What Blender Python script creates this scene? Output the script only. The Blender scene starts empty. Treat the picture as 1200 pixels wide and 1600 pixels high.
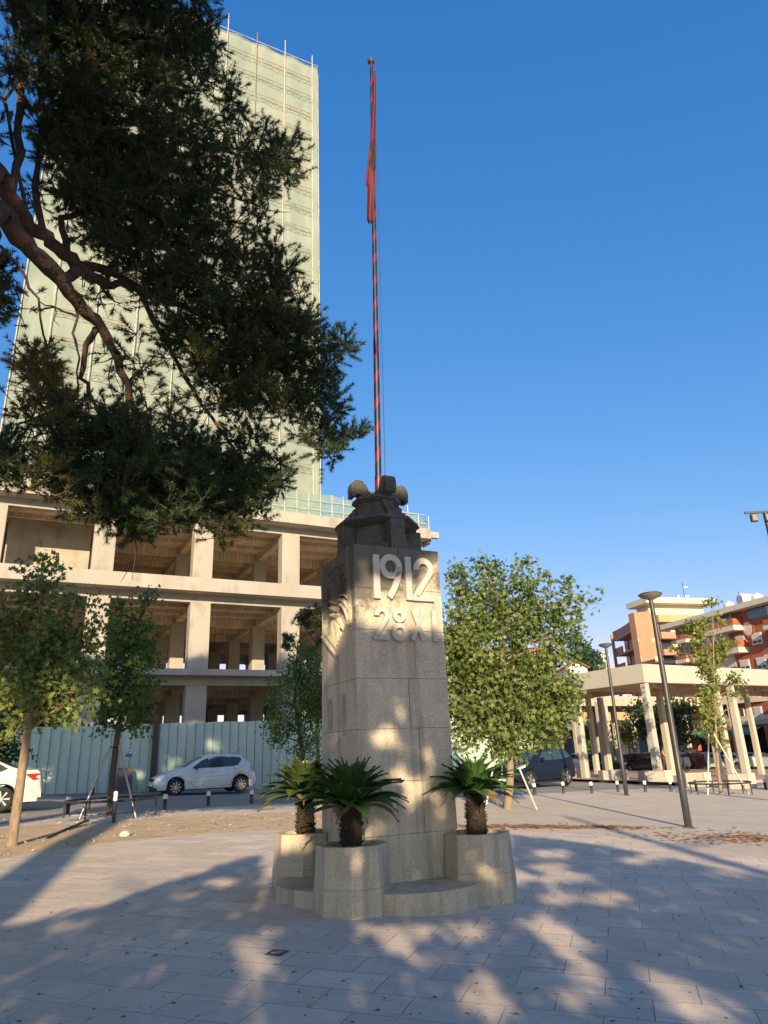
import bpy, math, random
import numpy as np
from mathutils import Vector, Matrix, noise
R = math.radians
rnd = random.Random(7)
SC = bpy.context.scene
COL = SC.collection
# ---------------------------------------------------------------- camera
FPX, TH, RO, CH = 1080.0, R(19.2), R(2.2), 1.55
ct, st, cr, sr = math.cos(TH), math.sin(TH), math.cos(RO), math.sin(RO)
FW = Vector((0, ct, st)); _r0 = Vector((1, 0, 0)); _u0 = Vector((0, -st, ct))
UP = _u0*cr + _r0*sr; RI = _r0*cr - _u0*sr
cd = bpy.data.cameras.new('camera'); cam = bpy.data.objects.new('camera', cd); COL.objects.link(cam)
cd.sensor_fit = 'VERTICAL'; cd.sensor_height = 36; cd.lens = 36*FPX/1600
cd.clip_start = .05; cd.clip_end = 3000
m = Matrix((RI, UP, -FW)).transposed().to_4x4(); m.translation = (0, 0, CH); cam.matrix_world = m
SC.camera = cam
# ---------------------------------------------------------------- light
SUN_EL, SUN_AZ = R(18), R(176)          # azimuth clockwise from +Y
TOSUN = Vector((math.sin(SUN_AZ)*math.cos(SUN_EL), math.cos(SUN_AZ)*math.cos(SUN_EL), math.sin(SUN_EL)))
w = bpy.data.worlds.new('World'); SC.world = w; w.use_nodes = True
nt = w.node_tree; sky = nt.nodes.new('ShaderNodeTexSky'); sky.sky_type = 'NISHITA'; sky.sun_disc = False
sky.sun_elevation = SUN_EL; sky.sun_rotation = SUN_AZ; sky.air_density = 1.0; sky.dust_density = 1.0; sky.ozone_density = 4.5
hs = nt.nodes.new('ShaderNodeHueSaturation'); hs.inputs['Saturation'].default_value = 1.08; hs.inputs['Hue'].default_value = .512
nt.links.new(sky.outputs[0], hs.inputs['Color'])
sp0 = nt.nodes.new('ShaderNodeSeparateColor'); cb0 = nt.nodes.new('ShaderNodeCombineColor'); nt.links.new(hs.outputs[0], sp0.inputs[0])
for i_, (a_, p_, mx_) in enumerate(((.81, 1.35, 4.6), (1.02, .74, 12.), (1.53, .52, 9.))):      # camera-like grade of the sky colour
    pw = nt.nodes.new('ShaderNodeMath'); pw.operation = 'POWER'; pw.inputs[1].default_value = p_; nt.links.new(sp0.outputs[i_], pw.inputs[0])
    ml = nt.nodes.new('ShaderNodeMath'); ml.operation = 'MULTIPLY'; ml.inputs[1].default_value = a_; nt.links.new(pw.outputs[0], ml.inputs[0])
    mi = nt.nodes.new('ShaderNodeMath'); mi.operation = 'MINIMUM'; mi.inputs[1].default_value = mx_; nt.links.new(ml.outputs[0], mi.inputs[0]); nt.links.new(mi.outputs[0], cb0.inputs[i_])
nt.links.new(cb0.outputs[0], nt.nodes['Background'].inputs[0]); nt.nodes['Background'].inputs[1].default_value = 0.15
sd = bpy.data.lights.new('sun', 'SUN'); sd.energy = 4.6; sd.angle = R(.55); sd.color = (1, .80, .52)
so = bpy.data.objects.new('sun', sd); COL.objects.link(so); so.rotation_euler = (-TOSUN).to_track_quat('-Z', 'Y').to_euler()
SC.view_settings.view_transform = 'Standard'; SC.view_settings.look = 'None'; SC.view_settings.exposure = 0.85; SC.view_settings.gamma = 1
SC.render.engine = 'CYCLES'; SC.cycles.max_bounces = 8; SC.cycles.transparent_max_bounces = 8

# ---------------------------------------------------------------- geometry helpers
GS = -0.033
def gz(x): return GS*max(-22., min(45., x))
def ray(x, y): return FW + RI*((x-600)/FPX) + UP*((800-y)/FPX)
def G(x, y):                              # photo pixel -> point on the ground
    d = ray(x, y); t = -CH/(d.z-GS*d.x); return Vector((d.x*t, d.y*t, CH+d.z*t))
def Yd(x, y, Y):                          # photo pixel -> point at depth Y
    d = ray(x, y); t = Y/d.y; return Vector((d.x*t, Y, CH+d.z*t))
def PL(x, y, P, az):                      # photo pixel -> point on the upright plane through P along az
    a = R(az); n = (math.cos(a), -math.sin(a)); d = ray(x, y)
    t = (P[0]*n[0]+P[1]*n[1])/(d.x*n[0]+d.y*n[1]); return Vector((d.x*t, d.y*t, CH+d.z*t))
def PRJ(p):
    d = Vector(p)-Vector((0, 0, CH)); z = d.dot(FW)
    if z < .05: return (-9999, -9999)
    return (600+FPX*d.dot(RI)/z, 800-FPX*d.dot(UP)/z)
def inframe(p, mg=60):
    x, y = PRJ(p); return -mg < x < 1200+mg and -mg < y < 1600+mg

class MB:
    def __init__(s): s.v = []; s.f = []; s.sm = []
    def add(s, vs, fs, sm=False):
        b = len(s.v); s.v += [tuple(q) for q in vs]; s.f += [tuple(i+b for i in f) for f in fs]; s.sm += [sm]*len(fs)
        return s
    def box(s, c, d, rz=0, M=None):
        cx, cy, cz = c; a, b, h = d[0]/2, d[1]/2, d[2]/2; k, l = math.cos(rz), math.sin(rz)
        vs = []
        for z in (-h, h):
            for x, y in ((-a, -b), (a, -b), (a, b), (-a, b)):
                q = Vector((x*k-y*l+cx, x*l+y*k+cy, z+cz)); vs.append(M@q if M else q)
        return s.add(vs, [(3, 2, 1, 0), (4, 5, 6, 7), (0, 1, 5, 4), (1, 2, 6, 5), (2, 3, 7, 6), (3, 0, 4, 7)])
    def prism(s, pts, z0, z1, top=None, sm=False):   # polygon pts (ccw) extruded in z; top = other outline
        n = len(pts); top = top or pts
        vs = [(p[0], p[1], z0) for p in pts]+[(p[0], p[1], z1) for p in top]
        s.add(vs, [(i, (i+1) % n, n+(i+1) % n, n+i) for i in range(n)], sm)
        return s.add(vs, [tuple(range(n-1, -1, -1)), tuple(range(n, 2*n))])
    def tube(s, pts, rs, n=8, cap=True, sm=True):
        pts = [Vector(p) for p in pts]
        if not hasattr(rs, '__len__'): rs = [rs]*len(pts)
        vs = []; u = None
        for i, p in enumerate(pts):
            t = (pts[min(i+1, len(pts)-1)]-pts[max(i-1, 0)]).normalized()
            if u is None: u = t.orthogonal().normalized()
            u = (u-t*u.dot(t)).normalized(); w_ = t.cross(u)
            for k in range(n):
                a = 2*math.pi*k/n; vs.append(p+(u*math.cos(a)+w_*math.sin(a))*rs[i])
        fs = [(i*n+k, i*n+(k+1) % n, (i+1)*n+(k+1) % n, (i+1)*n+k) for i in range(len(pts)-1) for k in range(n)]
        s.add(vs, fs, sm)
        if cap: s.add(vs[:n], [tuple(range(n-1, -1, -1))]); s.add(vs[-n:], [tuple(range(n))])
        return s
    def lathe(s, prof, n=24, c=(0, 0, 0), sm=True):
        vs = [(c[0]+r*math.cos(2*math.pi*k/n), c[1]+r*math.sin(2*math.pi*k/n), c[2]+z) for r, z in prof for k in range(n)]
        return s.add(vs, [(i*n+k, i*n+(k+1) % n, (i+1)*n+(k+1) % n, (i+1)*n+k) for i in range(len(prof)-1) for k in range(n)], sm)
    def quad(s, a, b, c, d): return s.add([a, b, c, d], [(0, 1, 2, 3)])
    def slab(s, poly, M, d0, d1):                     # 2-D polygon placed by M (x,y in plane; z outward), thickness d0..d1
        n = len(poly); vs = [M@Vector((p[0], p[1], d0)) for p in poly]+[M@Vector((p[0], p[1], d1)) for p in poly]
        return s.add(vs, [(i, (i+1) % n, n+(i+1) % n, n+i) for i in range(n)]+[tuple(range(n-1, -1, -1)), tuple(range(n, 2*n))])
    def build(s, name, mt, parent=None, bev=0):
        me = bpy.data.meshes.new(name); me.from_pydata(s.v, [], s.f); me.polygons.foreach_set('use_smooth', s.sm); me.update()
        me.materials.append(mt); o = bpy.data.objects.new(name, me); COL.objects.link(o)
        if parent: o.parent = parent
        if bev:
            b = o.modifiers.new('b', 'BEVEL'); b.width = bev; b.segments = 2; b.limit_method = 'ANGLE'; b.angle_limit = R(35)
        return o
def tag(o, label, cat, group=None, kind=None):
    o['label'] = label; o['category'] = cat
    if group: o['group'] = group
    if kind: o['kind'] = kind
    return o
def structure(o): o['kind'] = 'structure'; return o
def thing(name, label, cat, loc=(0, 0, 0), rz=0, group=None):
    o = bpy.data.objects.new(name, None); COL.objects.link(o); o.location = loc; o.rotation_euler = (0, 0, rz); o.empty_display_size = .2
    return tag(o, label, cat, group)
def plabel(o, l): o['label'] = l; return o
def dup(root, loc, rz, label, scale=None):
    def cp(o, par):
        c = o.copy(); COL.objects.link(c); c.parent = par
        for ch in list(o.children): cp(ch, c)
        return c
    r = cp(root, None); r.location = loc; r.rotation_euler = (0, 0, rz); r['label'] = label
    if scale: r.scale = scale
    return r

def npmesh(name, V, k, mt, parent):      # V: (n*k, 3) vertices, faces are runs of k
    n = len(V)//k; me = bpy.data.meshes.new(name); me.vertices.add(len(V)); me.vertices.foreach_set('co', V.astype(np.float32).ravel())
    me.loops.add(len(V)); me.loops.foreach_set('vertex_index', np.arange(len(V), dtype=np.int32)); me.polygons.add(n)
    me.polygons.foreach_set('loop_start', np.arange(0, len(V), k, dtype=np.int32)); me.polygons.foreach_set('loop_total', np.full(n, k, dtype=np.int32)); me.update(calc_edges=True)
    me.materials.append(mt); o = bpy.data.objects.new(name, me); COL.objects.link(o); return o
NR = np.random.default_rng(5)
def unit(a): return a/np.maximum(1e-9, np.linalg.norm(a, axis=1, keepdims=True))
class Leaves:                            # batches of leaf-shaped faces scattered round cluster centres
    def __init__(s, shape): s.sh = np.array(shape, float); s.c = []
    def cluster(s, p, n, sg, size, up=.35): s.c.append((p[0], p[1], p[2], n, sg[0], sg[1], sg[2], size, up))
    def build(s, name, mt, parent=None, bev=0):
        A = np.array(s.c); A = np.repeat(A, A[:, 3].astype(int), axis=0); N_ = len(A)
        C = A[:, :3]+NR.normal(size=(N_, 3))*A[:, 4:7]; nn = NR.normal(size=(N_, 3)); nn[:, 2] += 2*A[:, 8]; nn = unit(nn)
        u = unit(np.cross(nn, NR.normal(size=(N_, 3)))); v = np.cross(nn, u); h = A[:, 7]*NR.uniform(.6, 1.15, N_)*.5
        sh = s.sh; P = C[:, None, :]+(u[:, None, :]*sh[None, :, 0:1]+v[:, None, :]*sh[None, :, 1:2]-nn[:, None, :]*.25*np.abs(sh[None, :, 0:1]))*h[:, None, None]
        return npmesh(name, P.reshape(-1, 3), len(sh), mt, parent)
class Needles:
    def __init__(s): s.c = []
    def add(s, c, dr, ln, n, w_, sp): s.c.append((*c, *dr, ln, n, w_, sp))
    def build(s, name, mt, parent=None, bev=0):
        A = np.array(s.c); A = np.repeat(A, A[:, 7].astype(int), axis=0); N_ = len(A)
        d = unit(unit(NR.normal(size=(N_, 3)))*A[:, 9:10]+A[:, 3:6]); sd_ = unit(np.cross(d, NR.normal(size=(N_, 3))))*A[:, 8:9]
        L_ = A[:, 6:7]*NR.uniform(.7, 1.1, (N_, 1)); V = np.stack([A[:, :3]-sd_, A[:, :3]+sd_, A[:, :3]+d*L_], 1)
        return npmesh(name, V.reshape(-1, 3), 3, mt, parent)
# ---------------------------------------------------------------- materials
def mat(name, c1, c2=None, rough=.8, scale=4., bump=0., bscale=40., metal=0., speck=None, sscale=300., rng=(.35, .65), stretch=None, det=6, third=None, coat=0.):
    m = bpy.data.materials.new(name); m.use_nodes = True; t = m.node_tree; N = t.nodes.new; L = t.links.new
    b = t.nodes['Principled BSDF']; b.inputs['Roughness'].default_value = rough; b.inputs['Metallic'].default_value = metal
    if coat: b.inputs['Coat Weight'].default_value = coat; b.inputs['Coat Roughness'].default_value = .05
    tc = N('ShaderNodeTexCoord'); co = tc.outputs['Object']
    if stretch:
        mp = N('ShaderNodeMapping'); mp.inputs['Scale'].default_value = stretch; L(co, mp.inputs[0]); co = mp.outputs[0]
    c2 = c2 or tuple(x*.85 for x in c1)
    def nz(sc, d=det, r=.55):
        n = N('ShaderNodeTexNoise'); n.inputs['Scale'].default_value = sc; n.inputs['Detail'].default_value = d; n.inputs['Roughness'].default_value = r; L(co, n.inputs['Vector']); return n.outputs[0]
    def mixc(fac, a, b_):
        x = N('ShaderNodeMix'); x.data_type = 'RGBA'; L(fac, x.inputs[0])
        for i, v in ((6, a), (7, b_)):
            if hasattr(v, '__len__'): x.inputs[i].default_value = tuple(v)[:3]+(1,)
            else: L(v, x.inputs[i])
        return x.outputs[2]
    def ramp(v, a, b_):
        r = N('ShaderNodeMapRange'); r.inputs[1].default_value = a; r.inputs[2].default_value = b_; L(v, r.inputs[0]); return r.outputs[0]
    col = mixc(ramp(nz(scale), *rng), c1, c2)
    if third: col = mixc(ramp(nz(third[1]), *third[2]), col, third[0])
    if speck: col = mixc(ramp(nz(sscale, 2, .5), .52, .62), col, speck)
    L(col, b.inputs['Base Color'])
    if bump:
        bm = N('ShaderNodeBump'); bm.inputs['Strength'].default_value = min(1, bump); bm.inputs['Distance'].default_value = .02*max(1, bump)
        L(nz(bscale), bm.inputs['Height']); L(bm.outputs[0], b.inputs['Normal'])
    m['_'] = 1
    m_nodes[name] = dict(t=t, N=N, L=L, b=b, co=co, nz=nz, mixc=mixc, ramp=ramp, col=col)
    return m
m_nodes = {}
def leafmat(name, ca, cb, trans=.35, rough=.55):
    m = bpy.data.materials.new(name); m.use_nodes = True; t = m.node_tree; N = t.nodes.new; L = t.links.new
    b = t.nodes['Principled BSDF']; b.inputs['Roughness'].default_value = rough
    g = N('ShaderNodeNewGeometry'); x = N('ShaderNodeMix'); x.data_type = 'RGBA'
    tc = N('ShaderNodeTexCoord'); n = N('ShaderNodeTexNoise'); n.inputs['Scale'].default_value = 1.6; L(tc.outputs['Object'], n.inputs['Vector'])
    ad = N('ShaderNodeMath'); ad.operation = 'MULTIPLY_ADD'; L(g.outputs['Random Per Island'], ad.inputs[0]); ad.inputs[1].default_value = .7
    mr = N('ShaderNodeMapRange'); mr.inputs[1].default_value = .35; mr.inputs[2].default_value = .7; mr.inputs[4].default_value = .5; L(n.outputs[0], mr.inputs[0]); L(mr.outputs[0], ad.inputs[2])
    L(ad.outputs[0], x.inputs[0]); x.inputs[6].default_value = ca+(1,); x.inputs[7].default_value = cb+(1,)
    L(x.outputs[2], b.inputs['Base Color'])
    tr = N('ShaderNodeBsdfTranslucent'); L(x.outputs[2], tr.inputs[0]); mx = N('ShaderNodeMixShader'); mx.inputs[0].default_value = trans
    L(b.outputs[0], mx.inputs[1]); L(tr.outputs[0], mx.inputs[2]); L(mx.outputs[0], t.nodes['Material Output'].inputs[0])
    return m
def glassy(name, c, rough=.08):
    return mat(name, c, c, rough=rough)
# ================================================================ SETTING
M_asph = mat('asphalt', (.26, .235, .205), (.20, .18, .16), .95, 1.3, .5, 160, speck=(.33, .30, .27), sscale=90, third=((.30, .265, .22), .35, (.45, .65)))
M_plaza = mat('plaza_gravel', (.58, .48, .375), (.49, .41, .32), .95, .7, .5, 120, speck=(.56, .48, .40), sscale=70, third=((.36, .31, .25), 2.2, (.55, .75)))
M_dirt = mat('dry_dirt', (.62, .44, .26), (.48, .32, .18), 1., 1.6, 1.6, 22, speck=(.50, .40, .28), sscale=14, third=((.22, .12, .06), 5., (.55, .7)))
M_rust = mat('needle_litter', (.30, .13, .055), (.40, .20, .09), 1., 14, 1.5, 60)
def sheet(name, pts, off, mt, dx=None):
    b = MB(); b.add([(x, y, gz(x)+off) for x, y in pts], [tuple(range(len(pts)))]); o = b.build(name, mt); return structure(o)
b = MB()
xs = [-900, -22, -12, -6, 0, 6, 12, 20, 45, 900]; ys = [-500, -20, 10, 60, 1500]
b.add([(x, y, gz(x)) for y in ys for x in xs], [(j*10+i, j*10+i+1, (j+1)*10+i+1, (j+1)*10+i) for j in range(4) for i in range(9)])
structure(b.build('ground', M_asph))
# kerb line between road and plaza, traced on the ground
kl = [G(0, 1288), G(105, 1276), G(257, 1268), G(325, 1262), G(400, 1258)]
kl = [(-14.5, 17.6)]+[(p.x, p.y) for p in kl]+[(-1, 25.6), (4.5, 28.4), (8.5, 31.8), (17, 35), (45, 47)]
plz = kl+[(45, -30), (-14.5, -30)]
sheet('plaza', list(reversed(plz)), .004, M_plaza)
b = MB()                                                       # low kerb
for i in range(1, 7):
    p, q = Vector(kl[i]), Vector(kl[i+1]); n = Vector((-(q-p).y, (q-p).x)).normalized()*.14
    vs = []
    for z in (-.1, .035):
        for c in (p, q, q+n, p+n): vs.append((c.x, c.y, gz(c.x)+z))
    b.add(vs, [(3, 2, 1, 0), (4, 5, 6, 7), (0, 1, 5, 4), (1, 2, 6, 5), (2, 3, 7, 6), (3, 0, 4, 7)])
M_conc_g = mat('grey_kerb_concrete', (.33, .30, .26), (.27, .245, .215), .9, 3, .4, 80)
structure(b.build('kerb', M_conc_g))
# paving: arc at the back, straight flanks towards and behind the camera
arc = [(-.3+5.95*math.cos(a), 10.7+5.7*math.sin(a)) for a in [math.pi*k/40 for k in range(41)]]
pv = arc+[(-6.25, -26), (5.65, -26)]
M_pave = mat('stone_paving', (.68, .565, .455), (.58, .485, .395), .82, 2.2, .25, 60, speck=(.68, .60, .52), sscale=160)
def pave_nodes():
    k = m_nodes['stone_paving']; N, L = k['N'], k['L']; b = k['b']
    mp = N('ShaderNodeMapping'); mp.inputs['Rotation'].default_value = (0, 0, R(17)); L(k['co'], mp.inputs[0])
    br = N('ShaderNodeTexBrick'); br.offset = .5; br.inputs['Scale'].default_value = 1; br.inputs['Brick Width'].default_value = .60; br.inputs['Row Height'].default_value = .40
    br.inputs['Mortar Size'].default_value = .005; br.inputs['Mortar Smooth'].default_value = .3; br.inputs['Bias'].default_value = 0
    br.inputs['Color1'].default_value = (.84, .83, .84, 1); br.inputs['Color2'].default_value = (1.09, 1.06, 1.02, 1); br.inputs['Mortar'].default_value = (.42, .38, .35, 1)
    L(mp.outputs[0], br.inputs['Vector'])
    x = N('ShaderNodeMix'); x.data_type = 'RGBA'; x.blend_type = 'MULTIPLY'; x.inputs[0].default_value = 1; L(k['col'], x.inputs[6]); L(br.outputs[0], x.inputs[7])
    # veins, dusty edge near the dirt, needles lying in streaks
    v = N('ShaderNodeTexNoise'); v.inputs['Scale'].default_value = 3.2; v.inputs['Detail'].default_value = 9; v.inputs['Roughness'].default_value = .7; v.inputs['Distortion'].default_value = 1.5
    sm = N('ShaderNodeMapping'); sm.inputs['Scale'].default_value = (1, 4, 1); L(mp.outputs[0], sm.inputs[0]); L(sm.outputs[0], v.inputs['Vector'])
    c = k['mixc'](k['ramp'](v.outputs[0], .56, .64), x.outputs[2], (.42, .34, .275))
    v2 = N('ShaderNodeTexNoise'); v2.inputs['Scale'].default_value = .5; v2.inputs['Detail'].default_value = 7; v2.inputs['Roughness'].default_value = .65; L(k['co'], v2.inputs['Vector'])
    mm = N('ShaderNodeMath'); mm.operation = 'MULTIPLY'; mm.inputs[1].default_value = .8; L(k['ramp'](v2.outputs[0], .46, .66), mm.inputs[0])
    c = k['mixc'](mm.outputs[0], c, (.56, .44, .33))
    gr = N('ShaderNodeTexNoise'); gr.inputs['Scale'].default_value = 30; gr.inputs['Detail'].default_value = 4; L(sm.outputs[0], gr.inputs['Vector'])
    mg = N('ShaderNodeMath'); mg.operation = 'MULTIPLY'; mg.inputs[1].default_value = .7; L(k['ramp'](gr.outputs[0], .62, .72), mg.inputs[0])
    c = k['mixc'](mg.outputs[0], c, (.21, .185, .17))
    L(c, b.inputs['Base Color'])
    bm = N('ShaderNodeBump'); bm.inputs['Strength'].default_value = .5; bm.inputs['Distance'].default_value = .006; bm.invert = True
    L(br.outputs['Fac'], bm.inputs['Height']); 
    for l in list(k['t'].links):
        if l.to_socket == b.inputs['Normal']: L(l.from_socket, bm.inputs['Normal'])
    L(bm.outputs[0], b.inputs['Normal'])
pave_nodes()
sheet('paving', pv, .012, M_pave)
# dirt strip round the left of the paving, ragged outer edge
def wob(x, y, a=.25, s=1.3): return noise.noise(Vector((x*s, y*s, 3.1)))*a
inner = [(-.3+5.9*math.cos(a), 10.7+5.65*math.sin(a)) for a in [math.pi*(.50+.50*k/30) for k in range(31)]]+[(-6.2, 6), (-6.2, -12)]
outer = [(-11.5, -12), (-11.2, 6), (-10.6, 12), (-9.8, 15.4), (-8.6, 16.6), (-7.6, 17.6), (-6.2, 18.6), (-4.8, 19.8), (-3, 20.6), (-1, 19.6), (-.3, 17.5)]
od = []
for i in range(len(outer)-1):
    for k in range(8):
        t = k/8; x = outer[i][0]*(1-t)+outer[i+1][0]*t; y = outer[i][1]*(1-t)+outer[i+1][1]*t; od.append((x+wob(x, y, .5), y+wob(y, x, .5)))
sheet('dirt_strip', inner+od, .008, M_dirt)
def patch(cx, cy, rx, ry, rz, mt, name, off=.016, n=60, amp=.5):
    pts = []
    for k in range(n):
        a = 2*math.pi*k/n; q = 1+amp*noise.noise(Vector((math.cos(a)*2.5+cx, math.sin(a)*2.5+cy, .5)))+.25*noise.noise(Vector((math.cos(a)*9+cx, math.sin(a)*9, cy)))
        x, y = rx*q*math.cos(a), ry*q*math.sin(a); pts.append((cx+x*math.cos(rz)-y*math.sin(rz), cy+x*math.sin(rz)+y*math.cos(rz)))
    return sheet(name, pts, off, mt)
# litter: fallen needles, leaves and crumbs as small real pieces
def litter(name, n, area, mt, smin, smax, label, cat='debris', thick=.006, keep=None):
    b = MB(); c = 0
    while c < n:
        x, y = area(); 
        if keep and not keep(x, y): continue
        c += 1; a = rnd.random()*6.28; l = rnd.uniform(smin, smax); w_ = l*rnd.uniform(.15, .6); z = gz(x)+.014
        k, s_ = math.cos(a), math.sin(a); P = lambda u, v, h: (x+u*k-v*s_, y+u*s_+v*k, z+h)
        b.add([P(-l/2, 0, 0), P(0, -w_/2, thick*rnd.random()), P(l/2, 0, thick*.5), P(0, w_/2, thick)], [(0, 1, 2, 3)])
    return tag(b.build(name, mt), label, cat, kind='stuff')
M_ndl = mat('brown_litter', (.10, .055, .03), (.17, .10, .06), 1., 30)
def nearpave(): 
    y = 4.5+rnd.random()**1.5*11; return (rnd.uniform(-.75, .72)*y, y)
litter('fallen_needles', 620, nearpave, M_ndl, .015, .06, 'fallen pine needles and brown crumbs scattered over the stone paving')
litter('fallen_leaves', 260, lambda: (rnd.uniform(-11, -1), rnd.uniform(11, 20)), mat('pale_stones', (.5, .42, .32), (.34, .25, .16), .9, 20), .03, .13, 'dry leaves and pale stones scattered over the dirt strip', thick=.04,
       keep=lambda x, y: (x+.3)**2/35+(y-10.7)**2/32 > 1)
b = MB()
for i in range(1500):
    if rnd.random() < .6: cx, cy, sx, sy = 3.1, 16.6, 1.3, .22
    else: cx, cy, sx, sy = 6.9, 14.3, 1.0, .5
    x = rnd.gauss(cx, sx); y = rnd.gauss(cy, sy)-(x-cx)*.10; a = rnd.random()*3.14; l = .05+.05*rnd.random()
    dx, dy = math.cos(a)*l, math.sin(a)*l; z = gz(x)+.008
    b.add([(x-dx, y-dy, z), (x-dy*.4, y+dx*.4, z+.01), (x+dx, y+dy, z+.004), (x+dy*.4, y-dx*.4, z)], [(0, 1, 2, 3)])
tag(b.build('fallen_needles', M_rust), 'rust-coloured drift of dry pine needles beyond the right edge of the paving', 'debris', kind='stuff')
# pebbles and drain cover
b = MB(); p = G(292, 1377); b.lathe([(.0, 0), (.05, 0), (.055, .015), (.03, .03), (0, .033)], 10, p); tag(b.build('stone', mat('pale_stone', (.5, .45, .38))), 'small pale stone lying on the paving left of the monument', 'stone')
b = MB(); p = G(195, 1307); b.lathe([(.0, 0), (.10, 0), (.115, .05), (.06, .10), (0, .11)], 10, p); tag(b.build('stone', mat('pale_stone_b', (.55, .48, .38))), 'rounded pale stone on the dirt strip near the ringed tree', 'stone')
p = G(432, 1492); t = thing('drain_cover', 'small square dark metal drain cover set in the paving', 'drain cover', (p.x, p.y, gz(p.x)+.012), R(-17))
M_dk = mat('dark_metal', (.045, .042, .04), (.07, .06, .05), .6, 12, .2, 60)
MB().box((0, 0, .003), (.15, .15, .006)).build('frame', M_dk, t); bb = MB(); bb.lathe([(.045, .006), (.05, .010), (0, .011)], 16); bb.build('lid', M_conc_g, t)
p = G(1022, 1425); tag(MB().box((p.x, p.y, gz(p.x)+.018), (.10, .06, .01), .3).build('litter_scrap', mat('pale_plastic', (.55, .62, .66))), 'small pale blue scrap lying on the right-hand paving', 'litter')

# ================================================================ MONUMENT
MC = Vector((-.104, 9.08, 0)); YAW = R(64.9)
mu = Vector((math.sin(YAW), math.cos(YAW), 0)); mv = Vector((-mu.y, mu.x, 0))
MRZ = math.atan2(mu.y, mu.x)            # local x = along the front face
MZ = .003
mon = thing('monument', 'square granite monument shaft with raised numerals and a dark carved top', 'monument', (MC.x, MC.y, MZ), MRZ)
def granite(name, ca, cb, sp, weather=False):
    m = mat(name, ca, cb, .88, 2.2, .35, 130, speck=sp, sscale=75)
    k = m_nodes[name]; N, L = k['N'], k['L']; b = k['b']; col = k['col']
    n = N('ShaderNodeTexNoise'); n.inputs['Scale'].default_value = 150; n.inputs['Detail'].default_value = 2; L(k['co'], n.inputs['Vector'])
    col = k['mixc'](k['ramp'](n.outputs[0], .60, .66), col, tuple(x*.35 for x in ca))
    # soft grey stains running down
    s = N('ShaderNodeTexNoise'); s.inputs['Scale'].default_value = 2.6; s.inputs['Detail'].default_value = 8; s.inputs['Roughness'].default_value = .62
    mp = N('ShaderNodeMapping'); mp.inputs['Scale'].default_value = (1.6, 1.6, .55); L(k['co'], mp.inputs[0]); L(mp.outputs[0], s.inputs['Vector'])
    mm = N('ShaderNodeMath'); mm.operation = 'MULTIPLY'; mm.inputs[1].default_value = .5; L(k['ramp'](s.outputs[0], .50, .70), mm.inputs[0])
    col = k['mixc'](mm.outputs[0], col, tuple(x*.45 for x in (ca[1], ca[1], ca[1])))
    rs_ = N('ShaderNodeTexNoise'); rs_.inputs['Scale'].default_value = 9; rs_.inputs['Detail'].default_value = 5; m3 = N('ShaderNodeMapping'); m3.inputs['Scale'].default_value = (1, 1, .07); L(k['co'], m3.inputs[0]); L(m3.outputs[0], rs_.inputs['Vector'])
    m4 = N('ShaderNodeMath'); m4.operation = 'MULTIPLY'; m4.inputs[1].default_value = .45; L(k['ramp'](rs_.outputs[0], .52, .66), m4.inputs[0]); col = k['mixc'](m4.outputs[0], col, tuple(x*.42 for x in ca))
    if weather:                          # black crust on the upper stones, ragged lower edge
        sp_ = N('ShaderNodeSeparateXYZ'); L(k['co'], sp_.inputs[0])
        q = N('ShaderNodeTexNoise'); q.inputs['Scale'].default_value = 4.5; q.inputs['Detail'].default_value = 10; q.inputs['Roughness'].default_value = .68; L(k['co'], q.inputs['Vector'])
        a1 = N('ShaderNodeMath'); a1.operation = 'MULTIPLY_ADD'; L(q.outputs[0], a1.inputs[0]); a1.inputs[1].default_value = weather[2]; L(sp_.outputs[2], a1.inputs[2])
        a3 = N('ShaderNodeMath'); a3.operation = 'MULTIPLY_ADD'; L(sp_.outputs[0], a3.inputs[0]); a3.inputs[1].default_value = -.34; L(a1.outputs[0], a3.inputs[2])
        a2 = k['ramp'](a3.outputs[0], weather[0], weather[1])
        f = N('ShaderNodeMath'); f.operation = 'MULTIPLY'; f.inputs[1].default_value = .88; L(a2, f.inputs[0])
        col = k['mixc'](f.outputs[0], col, (.07, .065, .058))
    L(col, b.inputs['Base Color']); return m
GA, GB, GSP = (.60, .50, .365), (.51, .43, .32), (.72, .63, .50)
M_gr = granite('granite', GA, GB, GSP)
M_gru = granite('weathered_granite', GA, GB, GSP, (4.03, 4.34, 1.5))
M_grp = granite('planter_granite', (.59, .47, .34), (.50, .40, .29), (.68, .59, .46))
M_grd = granite('sooty_granite', (.085, .081, .074), (.052, .05, .046), (.19, .18, .165))
ZT = 4.032-MZ
def hw(z): return .6136+(.5976-.6136)*(z-.7)/(4.032-.7)
def stones(z0, z1, joint, m, name, off=0., topbev=0):   # one course of two stones per face; joint = position of the joint on the front face
    g = .004; h0, h1 = hw(z0)+off, hw(z1)+off
    bb = MB()
    for (x0, x1, y0, y1) in ((-1, joint-g, -1, .1-g), (joint+g, 1, -1, .1-g), (-1, joint-g, .1+g, 1), (joint+g, 1, .1+g, 1)):
        f = lambda v, h: v*h if abs(v) == 1 else v*.6
        P0 = [(f(x0, h0), f(y0, h0)), (f(x1, h0), f(y0, h0)), (f(x1, h0), f(y1, h0)), (f(x0, h0), f(y1, h0))]
        P1 = [(f(x0, h1), f(y0, h1)), (f(x1, h1), f(y0, h1)), (f(x1, h1), f(y1, h1)), (f(x0, h1), f(y1, h1))]
        bb.prism(P0, z0+.003, z1-.003, P1)
    return bb.build(name, m, mon, .006)
zs = [.68, 1.233, 1.812, 2.384, 2.962, 3.479, ZT]
js = [.25, .2, .22, .22, .3, .3]
js = [.32, .30, .12, .30, .12, .02]
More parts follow.
